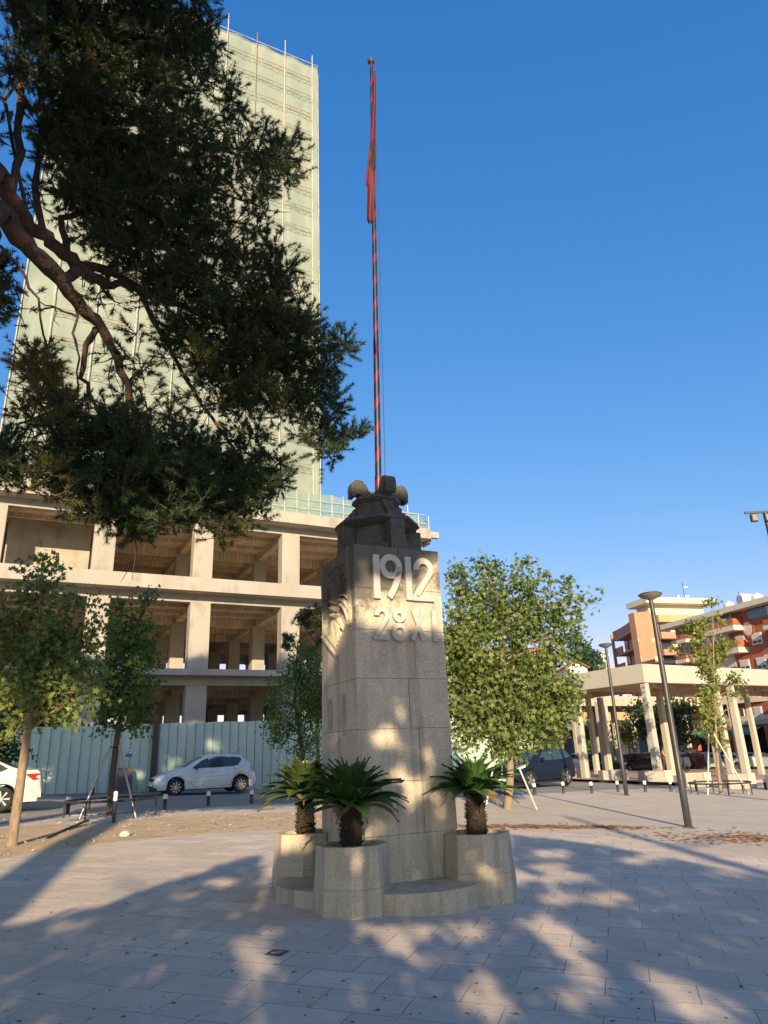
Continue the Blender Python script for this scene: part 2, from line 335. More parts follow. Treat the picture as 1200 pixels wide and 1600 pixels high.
for i in range(6): stones(zs[i], zs[i+1], js[i], M_gru, 'stone_course')
bb = MB(); bb.box((0, 0, 2.3), (1.17, 1.17, 3.3)); bb.build('core', M_gr, mon)
stones(.20, .68, .9, M_gr, 'plinth', -.012)
# lobed step: one rounded lobe between each pair of planters
oct_c = .775
PW = .360                                 # half width of a planter
st_ = MB(); pts = []
for k in range(96):
    a = 2*math.pi*k/96; dl = (a+math.pi/4) % (math.pi/2)-math.pi/4; rr, cc = .84, .50; r_ = cc*math.cos(dl)+math.sqrt(rr*rr-(cc*math.sin(dl))**2)
    pts.append((r_*math.cos(a), r_*math.sin(a)))
A2 = sum(pts[i][0]*pts[(i+1) % len(pts)][1]-pts[(i+1) % len(pts)][0]*pts[i][1] for i in range(len(pts)))
if A2 < 0: pts.reverse()
st_.prism(pts, -.15, .205); st_.build('step', M_grp, mon, .015)
def octo(hw_, rot=0, c=(0, 0)): 
    r = hw_/math.cos(math.pi/8); return [(c[0]+r*math.cos(rot+math.pi/8+k*math.pi/4), c[1]+r*math.sin(rot+math.pi/8+k*math.pi/4)) for k in range(8)]
M_soil = mat('soil', (.085, .045, .025), (.13, .075, .045), 1, 20, 1.5, 40)
PH = .655
pl_names = {(-1, -1): ('octagonal granite planter nearest the camera, in front of the shaft corner', 'n'), (1, -1): ('octagonal granite planter at the right-hand corner of the monument', 'r'),
            (-1, 1): ('shaded octagonal granite planter at the back left corner of the monument', 'l'), (1, 1): ('octagonal granite planter hidden behind the monument shaft', 'b')}
PLC = {}
for (sx, sy), (lab, key) in pl_names.items():
    c = MC+mu*(oct_c*sx)+mv*(oct_c*sy); c.z = MZ; PLC[key] = c
    if key == 'b': continue
    t = thing('planter', lab, 'planter', c, MRZ, 'octagonal planters around the monument')
    bb = MB(); o0, o1 = octo(PW+.022), octo(PW+.012); bb.prism(o0, -.12, .27, o1); bb.build('base', M_grp, t, .005)
    bb = MB(); A, B_ = octo(PW+.008), octo(PW-.012); n = 8
    vi = octo(PW-.012); ir = .275
    vs = [(p[0], p[1], .272) for p in A]+[(p[0], p[1], PH) for p in B_]
    fs = [(i, (i+1) % 8, 8+(i+1) % 8, 8+i) for i in range(8)]
    rg = []                              # rim with a round opening: 32 points inside, matched to the octagon
    for k in range(32):
        a = math.pi/8+2*math.pi*k/32; i = int(k//4); f = (k % 4)/4
        p = Vector(B_[i])*(1-f)+Vector(B_[(i+1) % 8])*f; rg.append(p)
    b0 = len(vs); vs += [(p.x, p.y, PH) for p in rg]+[(ir*math.cos(math.pi/8+2*math.pi*k/32), ir*math.sin(math.pi/8+2*math.pi*k/32), PH) for k in range(32)]+[(ir*math.cos(math.pi/8+2*math.pi*k/32), ir*math.sin(math.pi/8+2*math.pi*k/32), PH-.12) for k in range(32)]
    fs += [(b0+k, b0+(k+1) % 32, b0+32+(k+1) % 32, b0+32+k) for k in range(32)]+[(b0+32+k, b0+32+(k+1) % 32, b0+64+(k+1) % 32, b0+64+k) for k in range(32)]
    bb.add(vs, fs); bb.build('body', M_grp, t)
    bb = MB(); bb.lathe([(.30, PH-.075), (.2, PH-.06), (.1, PH-.045), (0, PH-.04)], 24); bb.build('soil', M_soil, t)
# numerals, traced on the front face plane
FP = MC-mv*hw(3.4); 
def face_pt(x, y):                       # photo pixel -> (along front face, height) on the front face
    n = -mv; d = ray(x, y); z = 3.3
    for _ in range(3):
        P = MC-mv*hw(z); t = ((P-Vector((0, 0, CH))).dot(n))/d.dot(n) if abs(d.dot(n)) > 1e-6 else 0
        t = (P.x*n.x+P.y*n.y)/(d.x*n.x+d.y*n.y); q = Vector((d.x*t, d.y*t, CH+d.z*t)); z = q.z
    return ((q-MC).dot(mu), q.z-MZ)
M_num = mat('numeral_stone', (.52, .48, .42), (.43, .40, .36), .85, 5, .3, 120, speck=(.5, .46, .4), sscale=90)
def stroke(bb, pts, wd, closed=False, dep=.045, endcut=None):
    P = [Vector(p) for p in pts]; n = len(P); Lf, Rt = [], []
    for i, p in enumerate(P):
        a = P[i-1] if (i > 0 or closed) else p; c = P[(i+1) % n] if (i < n-1 or closed) else p
        t = (c-a).normalized(); nn = Vector((-t.y, t.x))*wd/2; Lf.append(p+nn); Rt.append(p-nn)
    def w3(p, d): h = hw(p.y+MZ); return (p.x, -h-d, p.y)
    k = n if closed else n-1; vs = []
    for d in (-.02, dep):
        for q in Lf: vs.append(w3(q, d))
        for q in Rt: vs.append(w3(q, d))
    fs = []
    for i in range(k):
        j = (i+1) % n
        fs += [(2*n+i, 2*n+j, 3*n+j, 3*n+i), (i, j, 2*n+j, 2*n+i), (n+j, n+i, 3*n+i, 3*n+j)]
    if not closed: fs += [(0, 2*n, 3*n, n), (n-1, 2*n-1, 4*n-1, 3*n-1)]
    bb.add(vs, fs)
def arcp(c, rx, ry, a0, a1, n=22): return [(c[0]+rx*math.cos(R(a0+(a1-a0)*k/n)), c[1]+ry*math.sin(R(a0+(a1-a0)*k/n))) for k in range(n+1)]
Sc = 1/5.4545
def fpt(cx, cy): return face_pt(490+cx*Sc, 840+cy*Sc)     # crop pixels of an enlarged view
def num(lab, strokes):
    bb = MB()
    for s in strokes: stroke(bb, *s)
    o = bb.build('numeral', M_num, mon, .004); plabel(o, lab)
def V(p): return Vector(p)
wd = .079
a, b_ = V(fpt(522, 150)), V(fpt(524, 522)); num('raised numeral 1, first of the year', [([(a.x, a.y), (a.x, b_.y)], .085)])
H1 = a.y-b_.y; ytop = a.y; ybot = b_.y
c0 = V(fpt(647, 252)); rx = V(fpt(742, 252)).x-c0.x-wd/2; ry = rx*1.02
ring = arcp(c0, rx, ry, 0, 360, 36)[:-1]
tail = [(c0.x+rx, c0.y+.0)]+[(c0.x+rx*(1-.10*t-1.0*t*t)-.02*t, c0.y-(c0.y-ybot-.02)*t) for t in [k/10 for k in range(1, 11)]]
num('raised numeral 9 of the year', [(ring, wd, True), (tail, wd)])
a = V(fpt(790, 170)); b_ = V(fpt(792, 537)); num('raised numeral 1, third of the year', [([(a.x, a.y), (a.x, b_.y)], .085)])
c0 = V(fpt(925, 275)); rx = V(fpt(1008, 275)).x-c0.x-wd/2; yb = V(fpt(925, 547)).y+wd/2; xl = V(fpt(838, 540)).x
num('raised numeral 2 of the year', [(arcp(c0, rx, rx*1.05, 190, -25, 22)+[(xl+wd*.55, yb+wd*.25)], wd), ([(xl, yb), (V(fpt(1018, 540)).x, yb)], wd)])
wd2 = .062
c0 = V(fpt(573, 665)); rx = V(fpt(636, 665)).x-c0.x-wd2/2; yb = V(fpt(573, 875)).y+wd2/2; xl = V(fpt(506, 860)).x
num('raised numeral 2 of the date', [(arcp(c0, rx, rx*1.05, 185, -25, 20)+[(xl+wd2*.55, yb+wd2*.2)], wd2), ([(xl, yb), (V(fpt(640, 868)).x, yb)], wd2)])
c0 = V(fpt(720, 670)); r0 = (V(fpt(774, 670)).x-V(fpt(666, 670)).x)/2-wd2/2; c1 = V(fpt(725, 808)); r1 = (V(fpt(795, 808)).x-V(fpt(655, 808)).x)/2-wd2/2
num('raised numeral 8 of the date', [(arcp(c0, r0, r0, 0, 360, 30)[:-1], wd2*.95, True), (arcp(c1, r1, r1, 0, 360, 30)[:-1], wd2, True, .043)])
num('raised letter X of the date', [([fpt(838, 618), fpt(932, 882)], .06), ([fpt(930, 622), fpt(835, 878)], .055, False, .042)])
a = V(fpt(1010, 625)); b_ = V(fpt(1016, 888)); num('raised letter I of the date', [([(a.x, a.y), (a.x+.004, b_.y)], .062)])
# relief on the left face: shield with a double-headed eagle in feathered strips
def lf(s, z, d): h = hw(z); return (-h-d, s, z-MZ)          # s = along left face (local y), near corner is s=-h
rel = MB()
def rstroke(p, q, w0, w1, d=.03, bend=0., n=6):
    p, q = Vector(p), Vector(q); t = (q-p); nn = Vector((-t.y, t.x)).normalized(); vs = []
    for i in range(n+1):
        f = i/n; c = p.lerp(q, f)+nn*bend*math.sin(f*math.pi); w_ = (w0*(1-f)+w1*f)/2; dd = d*(1-.5*f)
        vs += [lf(c.x+nn.x*w_, c.y+nn.y*w_, -.01), lf(c.x+nn.x*w_*.5, c.y+nn.y*w_*.5, dd*1.25), lf(c.x-nn.x*w_*.5, c.y-nn.y*w_*.5, dd*.8), lf(c.x-nn.x*w_, c.y-nn.y*w_, -.01)]
    fs = [(4*i+k, 4*i+k+1, 4*i+5+k, 4*i+4+k) for i in range(n) for k in range(3)]+[(0, 3, 2, 1), (4*n, 4*n+1, 4*n+2, 4*n+3)]
    rel.add(vs, fs)
cz, cs = 3.46, .02
for sg in (-1, 1):
    for i in range(7):                   # wing feathers
        a = R(78-i*19); root = (cs+sg*(.12+.02*i), cz+.19-.05*i); L_ = .30-.012*abs(i-3)
        tip = (root[0]+sg*L_*math.cos(a)*.9, root[1]+L_*math.sin(a)-.10)
        rstroke(root, tip, .06, .035, .055, sg*.04)
        rstroke((root[0]+sg*.01, root[1]-.03), (tip[0]-sg*.02, tip[1]-.07), .035, .02, .035, sg*.03)
    rstroke((cs+sg*.03, cz+.12), (cs+sg*.13, cz+.38), .09, .07, .06, -sg*.04)      # neck
    rstroke((cs+sg*.11, cz+.40), (cs+sg*.25, cz+.36), .09, .02, .06, sg*.02)       # head and beak
    rstroke((cs+sg*.05, cz-.22), (cs+sg*.20, cz-.38), .07, .04, .05, 0)            # leg
    for k in (-1, 0, 1): rstroke((cs+sg*.20, cz-.38), (cs+sg*(.26+.03*k), cz-.42-.04*k), .03, .012, .04)
    for i in range(3): rstroke((cs+sg*.02, cz-.25), (cs+sg*(.05+.06*i), cz-.60+.04*i), .05, .03, .045, sg*.02)   # tail
rstroke((cs, cz+.2), (cs, cz-.3), .26, .15, .07)
for i in range(5):
    for sg in (-1, 1): rstroke((cs+sg*.01, cz+.15-.09*i), (cs+sg*.09, cz+.09-.09*i), .05, .03, .085)
rel.build('eagle_relief', M_gru, mon)
fr = rel = MB()
for p, q in (((-.47, 4.02), (-.47, 3.05)), ((.47, 4.02), (.47, 3.05)), ((-.47, 3.05), (0, 2.72)), ((.47, 3.05), (0, 2.72)), ((-.40, 3.98), (-.40, 3.08)), ((-.40, 3.08), (0, 2.80)), ((.40, 3.08), (0, 2.80))):
    rstroke(p, q, .05, .05, .05 if abs(p[0]) > .45 else .03, 0, 1)
fr.build('shield_frame', M_gru, mon)
M_wp2 = mat('dark_worn_stone', (.36, .32, .26), (.28, .25, .205), .9, 9, .3, 90, speck=(.4, .36, .3), sscale=80)
maz = math.degrees(YAW)-90
for (x0, x1, y0, y1, rt) in ((512, 520, 1092, 1142, True), (534.5, 541, 1084, 1150, False)):
    Pf = MC-mu*hw(1.9); a = PL(x0, (y0+y1)/2, (Pf.x, Pf.y), maz); b_ = PL(x1, (y0+y1)/2, (Pf.x, Pf.y), maz); s0, s1 = sorted(((a-MC).dot(mv), (b_-MC).dot(mv))); zt_ = PL((x0+x1)/2, y0, (Pf.x, Pf.y), maz).z; zb_ = PL((x0+x1)/2, y1, (Pf.x, Pf.y), maz).z
    n_ = 8; w2 = (s1-s0)/2; pts_ = [(s0, zb_), (s1, zb_)]+([(( s0+s1)/2+w2*math.cos(math.pi*k/n_), zt_-w2+w2*math.sin(math.pi*k/n_)) for k in range(n_+1)] if rt else [(s1, zt_), (s0, zt_)])
    bb = MB(); vs = [lf(s_, z_, -.012) for s_, z_ in pts_]+[lf(s_, z_, .0035) for s_, z_ in pts_]; n = len(pts_); bb.add(vs, [(i, (i+1) % n, n+(i+1) % n, n+i) for i in range(n)]+[tuple(range(n, 2*n)), tuple(range(n-1, -1, -1))]); bb.build('worn_mark', M_wp2, mon)
# carved top: core, two eaved tiers and four hooked fins
Z0 = ZT
bb = MB(); bb.prism(octo(.40), Z0, Z0+.62, octo(.33)); bb.prism(octo(.535), Z0, Z0+.10, octo(.52)); bb.build('core_block', M_grd, mon, .01)
bb = MB(); bb.prism(octo(.40), Z0+.385, Z0+.43, octo(.545)); bb.prism(octo(.545), Z0+.431, Z0+.48, octo(.53)); bb.prism(octo(.53), Z0+.481, Z0+.55, octo(.33)); bb.build('lower_eave', M_grd, mon, .006)
bb = MB(); bb.prism(octo(.28), Z0+.53, Z0+.82, octo(.24)); bb.prism(octo(.24), Z0+.745, Z0+.79, octo(.32)); bb.prism(octo(.32), Z0+.791, Z0+.835, octo(.31)); bb.prism(octo(.31), Z0+.836, Z0+.92, octo(.12)); bb.build('upper_eave', M_grd, mon, .006)
prof = [(.0, 0), (.60, 0), (.60, .50), (.52, .50), (.52, .57), (.44, .57), (.44, .66), (.37, .68), (.33, .76), (.325, .84), (.34, .90), (.39, .935), (.44, .92), (.44, .88), (.475, .88)]
hook = [(.475, 1.04), (.46, 1.10), (.42, 1.145), (.36, 1.165), (.29, 1.15), (.235, 1.09), (.215, 1.0), (.20, .90), (.12, .82), (0, .80)]
fin = prof[:9]+[(.335, .86), (.365, .90), (.41, .90), (.41, .87), (.475, .87)]+hook
for q in range(4):
    a0 = -math.pi/2+q*math.pi/2; M4 = Matrix.Translation((.035, 0, 0))@Matrix.Rotation(a0, 4, 'Z')@Matrix.Translation((0, 0, Z0))@Matrix.Diagonal((1, 1, .955, 1))@Matrix.Rotation(math.pi/2, 4, 'X')
    bb = MB()
    bb.slab([(0, .0), (.585, .0), (.585, .43), (0, .43)], M4, -.105, .105)
    bb.slab([(0, .432), (.53, .432), (.53, .50), (.48, .50), (.48, .58), (0, .58)], M4, -.088, .088)
    up_ = [(0, .582), (.43, .582), (.43, .65), (.375, .65), (.375, .72), (.325, .72), (.325, .78), (.285, .80), (.268, .86), (.285, .915), (.325, .935), (.37, .925), (.375, .885), (.43, .885), (.435, 1.03), (.42, 1.09), (.38, 1.14), (.32, 1.155), (.26, 1.14), (.215, 1.09), (.185, 1.02), (.15, .96), (0, .95)]
    bb.slab(up_, M4, -.078, .078)
    plabel(bb.build('hooked_fin', M_grd, mon, .008), ['hooked fin facing the camera side', 'hooked fin on the right', 'hooked fin at the back', 'hooked fin on the left'][q])
# flagpole, standing in the monument's top
PB = Vector((-.067, 9.08, 4.9)); PT = Vector((.079, 9.08, 13.24))
M_bbl = mat('dark_rope', (.05, .05, .055), None, .9)
fp = thing('flagpole', 'tall flagpole wrapped in a red and black spiral ribbon, rising from the monument', 'flagpole', PB)
D = PT-PB
M_pole = bpy.data.materials.new('spiral_ribbon'); M_pole.use_nodes = True; t_ = M_pole.node_tree; N = t_.nodes.new; L = t_.links.new
tc = N('ShaderNodeTexCoord'); sp_ = N('ShaderNodeSeparateXYZ'); L(tc.outputs['Object'], sp_.inputs[0])
at = N('ShaderNodeMath'); at.operation = 'ARCTAN2'
sx = N('ShaderNodeMath'); sx.operation = 'MULTIPLY_ADD'; L(sp_.outputs[2], sx.inputs[0]); sx.inputs[1].default_value = -D.x/D.z; L(sp_.outputs[0], sx.inputs[2])
L(sp_.outputs[1], at.inputs[0]); L(sx.outputs[0], at.inputs[1])
f1 = N('ShaderNodeMath'); f1.operation = 'DIVIDE'; L(at.outputs[0], f1.inputs[0]); f1.inputs[1].default_value = 6.2832
f2 = N('ShaderNodeMath'); f2.operation = 'MULTIPLY_ADD'; L(sp_.outputs[2], f2.inputs[0]); f2.inputs[1].default_value = -2.35; L(f1.outputs[0], f2.inputs[2])
f3 = N('ShaderNodeMath'); f3.operation = 'FRACT'; L(f2.outputs[0], f3.inputs[0])
f4 = N('ShaderNodeMath'); f4.operation = 'GREATER_THAN'; L(f3.outputs[0], f4.inputs[0]); f4.inputs[1].default_value = .36
mx = N('ShaderNodeMix'); mx.data_type = 'RGBA'; L(f4.outputs[0], mx.inputs[0]); mx.inputs[6].default_value = (.15, .008, .014, 1); mx.inputs[7].default_value = (.012, .014, .03, 1)
L(mx.outputs[2], t_.nodes['Principled BSDF'].inputs['Base Color']); t_.nodes['Principled BSDF'].inputs['Roughness'].default_value = .45
for i, (z0, z1, r0, r1) in enumerate(((0, .35, .052, .051), (.35, 2.6, .045, .042), (2.6, 5.2, .038, .035), (5.2, 8.34, .031, .026))):
    MB().tube([D*(z0/8.34), D*(z1/8.34)], [r0, r1], 16).build('pole_section', M_pole, fp)
bb = MB(); bb.tube([Vector((.10, -.05, .1)), D*.5+Vector((.085, -.05, 0)), D*.985+Vector((.045, -.03, 0))], .007, 4); bb.build('halyard', M_bbl, fp)
bb = MB(); bb.lathe([(0, -.06), (.04, -.05), (.062, -.015), (.066, .02), (.045, .055), (0, .07)], 16, D+Vector((0, 0, .06))); bb.build('finial', M_dk, fp)
# limp flag, folded on itself along the pole
def flag():
    M_red = bpy.data.materials.new('flag_red'); M_red.use_nodes = True; b_ = M_red.node_tree.nodes['Principled BSDF']; b_.inputs['Base Color'].default_value = (.115, .011, .020, 1); b_.inputs['Roughness'].default_value = .75
    M_blk = bpy.data.materials.new('flag_black'); M_blk.use_nodes = True; b_ = M_blk.node_tree.nodes['Principled BSDF']; b_.inputs['Base Color'].default_value = (.015, .014, .02, 1); b_.inputs['Roughness'].default_value = .8
    top, bot = Yd(583, 112, 9.04), Yd(579, 348, 9.04)
    o = thing('flag', 'limp red flag with a black eagle, hanging folded at the top of the pole', 'flag', top)
    xl = [(0, 583.5, 586.5), (.25, 581.5, 587), (.45, 578, 587), (.6, 574, 587), (.74, 570.5, 586.5), (.76, 573.5, 586.5), (.97, 574, 584), (1, 577, 580)]
    H = bot.z-top.z; nz_ = 90; nx = 34
    def edge(f, k):
        for i in range(len(xl)-1):
            if xl[i][0] <= f <= xl[i+1][0]:
                q = (f-xl[i][0])/(xl[i+1][0]-xl[i][0]); return xl[i][k]*(1-q)+xl[i+1][k]*q
        return xl[-1][k]
    vs = []
    for i in range(nz_+1):
        f = i/nz_; y = 112+(348-112)*f
        for j in range(nx+1):
            g = j/nx; p = Yd(edge(f, 1)*(1-g)+edge(f, 2)*g, y, 9.0); p.y = 9.0+.02*math.sin(g*8+f*2)+.02*math.sin(f*9+g*5); vs.append(p-top)
    q = lambda i, j: i*(nx+1)+j
    bb = MB(); fs = [(q(i, j), q(i, j+1), q(i+1, j+1), q(i+1, j)) for i in range(nz_) for j in range(nx)]
    bb.add(vs, fs, True); f_ = bb.build('cloth', M_red, o); s = f_.modifiers.new('s', 'SOLIDIFY'); s.thickness = .012
    # folded glimpse of the emblem: jagged black shape following the cloth
    em = MB(); cells = set()
    for i in range(nz_):
        for j in range(nx):
            f, g = (i+.5)/nz_, (j+.5)/nx
            if .44 < f < .66 and g > .30+.9*abs(f-.53)+.2*math.sin(f*60): cells.add((i, j))
            if .54 < f < .64 and abs(g-.55-.9*(f-.58)) < .10: cells.add((i, j))
    for (i, j) in cells: em.add([vs[q(i, j)]+Vector((0, -.02, 0)), vs[q(i, j+1)]+Vector((0, -.02, 0)), vs[q(i+1, j+1)]+Vector((0, -.02, 0)), vs[q(i+1, j)]+Vector((0, -.02, 0))], [(0, 1, 2, 3)], True)
    em.build('eagle_emblem', M_blk, o)
flag()
# ---------------------------------------------------------------- cycads in the planters
M_fr = leafmat('cycad_green', (.028, .080, .014), (.065, .14, .024), .2, .55)
M_dryf = leafmat('dry_frond', (.16, .09, .04), (.26, .17, .08), .1, .8)
M_fr2 = leafmat('cycad_yellow_green', (.050, .085, .018), (.09, .12, .028), .2, .45)
M_ct = mat('cycad_trunk', (.028, .018, .012), (.065, .042, .028), 1, 30, 1.5, 60)
def cycad(key, lab, th, fl, seed, n, mt, lean=0, extra=None):
    rs = random.Random(seed); c = PLC[key]; t = thing('cycad', lab, 'palm', (c.x, c.y, PH-.05), rs.random()*6, 'cycads in the planters')
    bb = MB(); pr = []
    bb.lathe([(.095, -.02), (.115, .08), (.11, th*.5), (.10, th*.8), (.085, th), (0, th+.03)], 16)
    for i in range(int(th*700)):         # leaf bases bristling on the stem
        a = rs.random()*6.283; z = rs.uniform(0, th+.02); r = .10; d = Vector((math.cos(a), math.sin(a), .55)); s_ = Vector((-math.sin(a), math.cos(a), 0))*.012
        p = Vector((math.cos(a)*r, math.sin(a)*r, z)); bb.add([p-s_, p+s_, p+d*.045, p+Vector((0, 0, -.015))], [(0, 1, 2), (0, 2, 3), (1, 3, 2)])
    bb.build('trunk', M_ct, t)
    green = MB(); dry = MB()
    for i in range(n+rs.choice((2, 3, 4))):
        cr_ = green if i < n else dry; 
        a = i*2.39996+rs.uniform(-.1, .1); f = i/n; el = R(88-f*80+rs.uniform(-6, 6)); Lr = fl*rs.uniform(.88, 1.08)*(.85+.25*f)
        base = Vector((0, 0, th)); h = Vector((math.cos(a), math.sin(a), 0)); ns = 15; pts = []; p = base+h*.03; e = el
        droop = rs.uniform(.9, 1.5)*R(62)*(.62+.3*f if f < .8 else .8)
        for k in range(ns+1):
            pts.append(p.copy()); p = p+(h*math.cos(e)+Vector((0, 0, math.sin(e))))*(Lr/ns); e -= droop/ns*(k/ns*1.6+.15)
        cr_.tube(pts[::3]+[pts[-1]], [.009]*(len(pts[::3]))+[.002], 4, False)
        sd_ = Vector((-math.sin(a), math.cos(a), 0))
        for k in range(2, ns*4):
            q = k/4; i0 = min(int(q), ns-1); P = pts[i0].lerp(pts[i0+1], q-i0); T = (pts[i0+1]-pts[i0]).normalized(); nn = sd_.cross(T)
            ll = .155*math.sin(min(1, (q/ns)*1.05+.12)*math.pi)**.6*(fl/.65) if q < ns else .03
            for sg in (-1, 1):
                dd = (sd_*sg*.80+T*.62+nn*(-.28 if nn.z < 0 else .28)).normalized(); wv = T*.0062
                tip = P+dd*ll*rs.uniform(.9, 1.05)-Vector((0, 0, .018)); mid = P+dd*ll*.5
                cr_.add([P-wv, P+wv, mid+wv*1.1, tip, mid-wv*1.1], [(0, 1, 2, 3, 4)])
    green.build('crown', mt, t); plabel(dry.build('dry_fronds', M_dryf, t), 'dry brown lowest fronds')
cycad('n', 'dark green cycad in the planter nearest the camera', .42, .60, 1, 66, M_fr)
cycad('r', 'green cycad on a taller dark stem in the right-hand planter', .46, .54, 2, 58, M_fr)
cycad('l', 'yellow-green cycad in the shaded planter at the back left', .44, .64, 3, 58, M_fr2)
# ================================================================ BUILDINGS
def Wd(bb, name, mt, par, bev=0):        # part whose vertices are given in world coordinates
    o = bb.build(name, mt, None, bev); o.parent = par; o.matrix_parent_inverse = Matrix.Translation(-par.location); return o
class Frame:                             # upright frame: u along, d inward, z up
    def __init__(s, P, az):
        a = R(az); s.u = Vector((math.sin(a), math.cos(a), 0)); s.n = Vector((-math.cos(a), math.sin(a), 0)); s.P = Vector((P[0], P[1], 0)); s.az = az; s.rz = math.atan2(s.u.y, s.u.x)
    def p(s, u, d, z): return s.P+s.u*u+s.n*d+Vector((0, 0, z))
    def box(s, bb, u0, u1, d0, d1, z0, z1): c = s.p((u0+u1)/2, (d0+d1)/2, (z0+z1)/2); bb.box(c, (abs(u1-u0), abs(d1-d0), abs(z1-z0)), s.rz)
    def px(s, x, y, d=0):                # pixel -> (u, z) on the face at depth d
        Q = s.P+s.n*d; q = PL(x, y, (Q.x, Q.y), s.az); return ((q-s.P).dot(s.u), q.z)
    def prism(s, bb, uz, d0, d1):        # outline in u,z pushed from d0 to d1
        n = len(uz); vs = [s.p(u, d0, z) for u, z in uz]+[s.p(u, d1, z) for u, z in uz]
        bb.add(vs, [(i, (i+1) % n, n+(i+1) % n, n+i) for i in range(n)]+[tuple(range(n-1, -1, -1)), tuple(range(n, 2*n))])
    def plan(s, bb, ud, z0, z1): bb.prism([tuple(s.p(u, d, 0))[:2] for u, d in ud], z0, z1)
def board(name, c1, c2, az, lit=1.):     # board-marked raw concrete
    m = mat(name, c1, c2, .92, .8, .35, 30, third=(tuple(x*.62 for x in c1), 1.7, (.56, .74)))
    k = m_nodes[name]; N, L = k['N'], k['L']
    mp = N('ShaderNodeMapping'); mp.inputs['Rotation'].default_value = (0, 0, R(az)); L(k['co'], mp.inputs[0])
    br = N('ShaderNodeTexBrick'); br.inputs['Brick Width'].default_value = 2.4; br.inputs['Row Height'].default_value = .22; br.inputs['Mortar Size'].default_value = .012; br.inputs['Scale'].default_value = 1
    br.inputs['Color1'].default_value = (.82, .82, .82, 1); br.inputs['Color2'].default_value = (1.08, 1.05, 1, 1); br.inputs['Mortar'].default_value = (.5, .46, .42, 1); L(mp.outputs[0], br.inputs[0])
    x = N('ShaderNodeMix'); x.data_type = 'RGBA'; x.blend_type = 'MULTIPLY'; x.inputs[0].default_value = 1; L(k['col'], x.inputs[6]); L(br.outputs[0], x.inputs[7]); L(x.outputs[2], k['b'].inputs['Base Color'])
    return m
F1 = Frame((0, 0), 63); F1.P = F1.n*36.65        # podium front plane
M_cc = mat('raw_concrete', (.39, .355, .305), (.33, .30, .26), .92, .5, .3, 25, third=((.27, .24, .20), 1.4, (.54, .72)), stretch=(1, 1, .5))
M_ceil = board('board_marked_ceiling', (.63, .53, .41), (.54, .45, .34), 27)
M_inf = mat('infill_wall', (.42, .37, .30), (.36, .31, .25), .95, 1.5, .4, 30, third=((.26, .22, .18), .8, (.5, .7)))
bl = thing('unfinished_building', 'unfinished raw concrete building with open storeys behind the green hoarding', 'building', F1.p(10, 0, 0))
cols_u = [-7.7, -2.6, 2.6, 7.75, 12.85, 17.6, 21.2]
U0, U1, DP = -20, 22.0, 27
lv = [(5.98, 5.66, 22.0), (10.79, 10.05, 21.8), (15.12, 14.45, 22.0)]   # top and bottom of each slab edge
for i, (zt, zb, ue) in enumerate(lv):
    s = MB(); F1.box(s, U0, ue, 0, .16, zb, zt); Wd(s, 'slab_edge', M_cc, bl, .01)
    s = MB(); F1.box(s, U0, ue-.02, .162, DP, zb+.02, zb+.30); Wd(s, 'floor_slab', M_ceil, bl)
    s = MB()                              # beams under the slab
    Q_ = MB(); F1.box(Q_, U0, 21.9, .95, 1.45, zb-.42, zb+.018); Wd(Q_, 'front_beam', M_cc, bl)
    for dd in (7.4, 13.4, 19.4, 25.4): F1.box(s, U0, 21.9, dd, dd+.4, zb-.50, zb+.018)
    for u in cols_u+[-12.8, -17.9]: F1.box(s, u-.2, u+.2, 1.452, DP, zb-.415, zb+.016)
    for dd in (3.4, 5.4, 9.4, 11.4): F1.box(s, U0, 21.9, dd, dd+.2, zb-.22, zb+.017)
    Wd(s, 'beam_grid', M_ceil, bl)
bots = [-1, 6.0, 10.4]; tops = [5.22, 9.62, 14.02]
for l in range(3):
    for u in cols_u:
        wd_ = 1.08 if u < 14 else .8
        for k, dd in enumerate((.85, 7.1, 13.1, 19.1, 25.1)):
            s = MB(); hw_ = wd_/2 if k == 0 else .40
            F1.box(s, u-hw_, u+hw_, dd, dd+(.75 if k == 0 else .8), bots[l], tops[l]); Wd(s, 'column', M_cc, bl, .015 if k == 0 else 0)
s = MB(); F1.box(s, -2.1, 2.1, 4.2, 4.4, 10.5, 14.4); F1.box(s, -7.2, -3.1, 4.2, 4.4, 10.5, 14.4); Wd(s, 'infill_wall', M_inf, bl)
s = MB(); F1.box(s, U0, 6, 27.01, 27.3, 0, 15.1); F1.box(s, 6, 22, 27.01, 27.3, 5.5, 6.9); F1.box(s, 6, 22, 27.01, 27.3, 10.3, 11.6); F1.box(s, U0-.3, U0, .2, 27, 0, 15); Wd(s, 'rear_wall', M_inf, bl)
s = MB(); F1.box(s, 22.0, 22.6, 0.0, .25, 14.55, 14.95); F1.box(s, 22.02, 22.3, 0.5, DP, 14.3, 15.0); Wd(s, 'corner_bracket', M_cc, bl)
s = MB(); F1.box(s, 14.6, 16.3, 7.0, 9, 6.0, 6.9); F1.box(s, 11.3, 12.0, 5.0, 6, 6.0, 6.5); Wd(s, 'debris_pile', mat('white_sheeting', (.6, .6, .6)), bl)
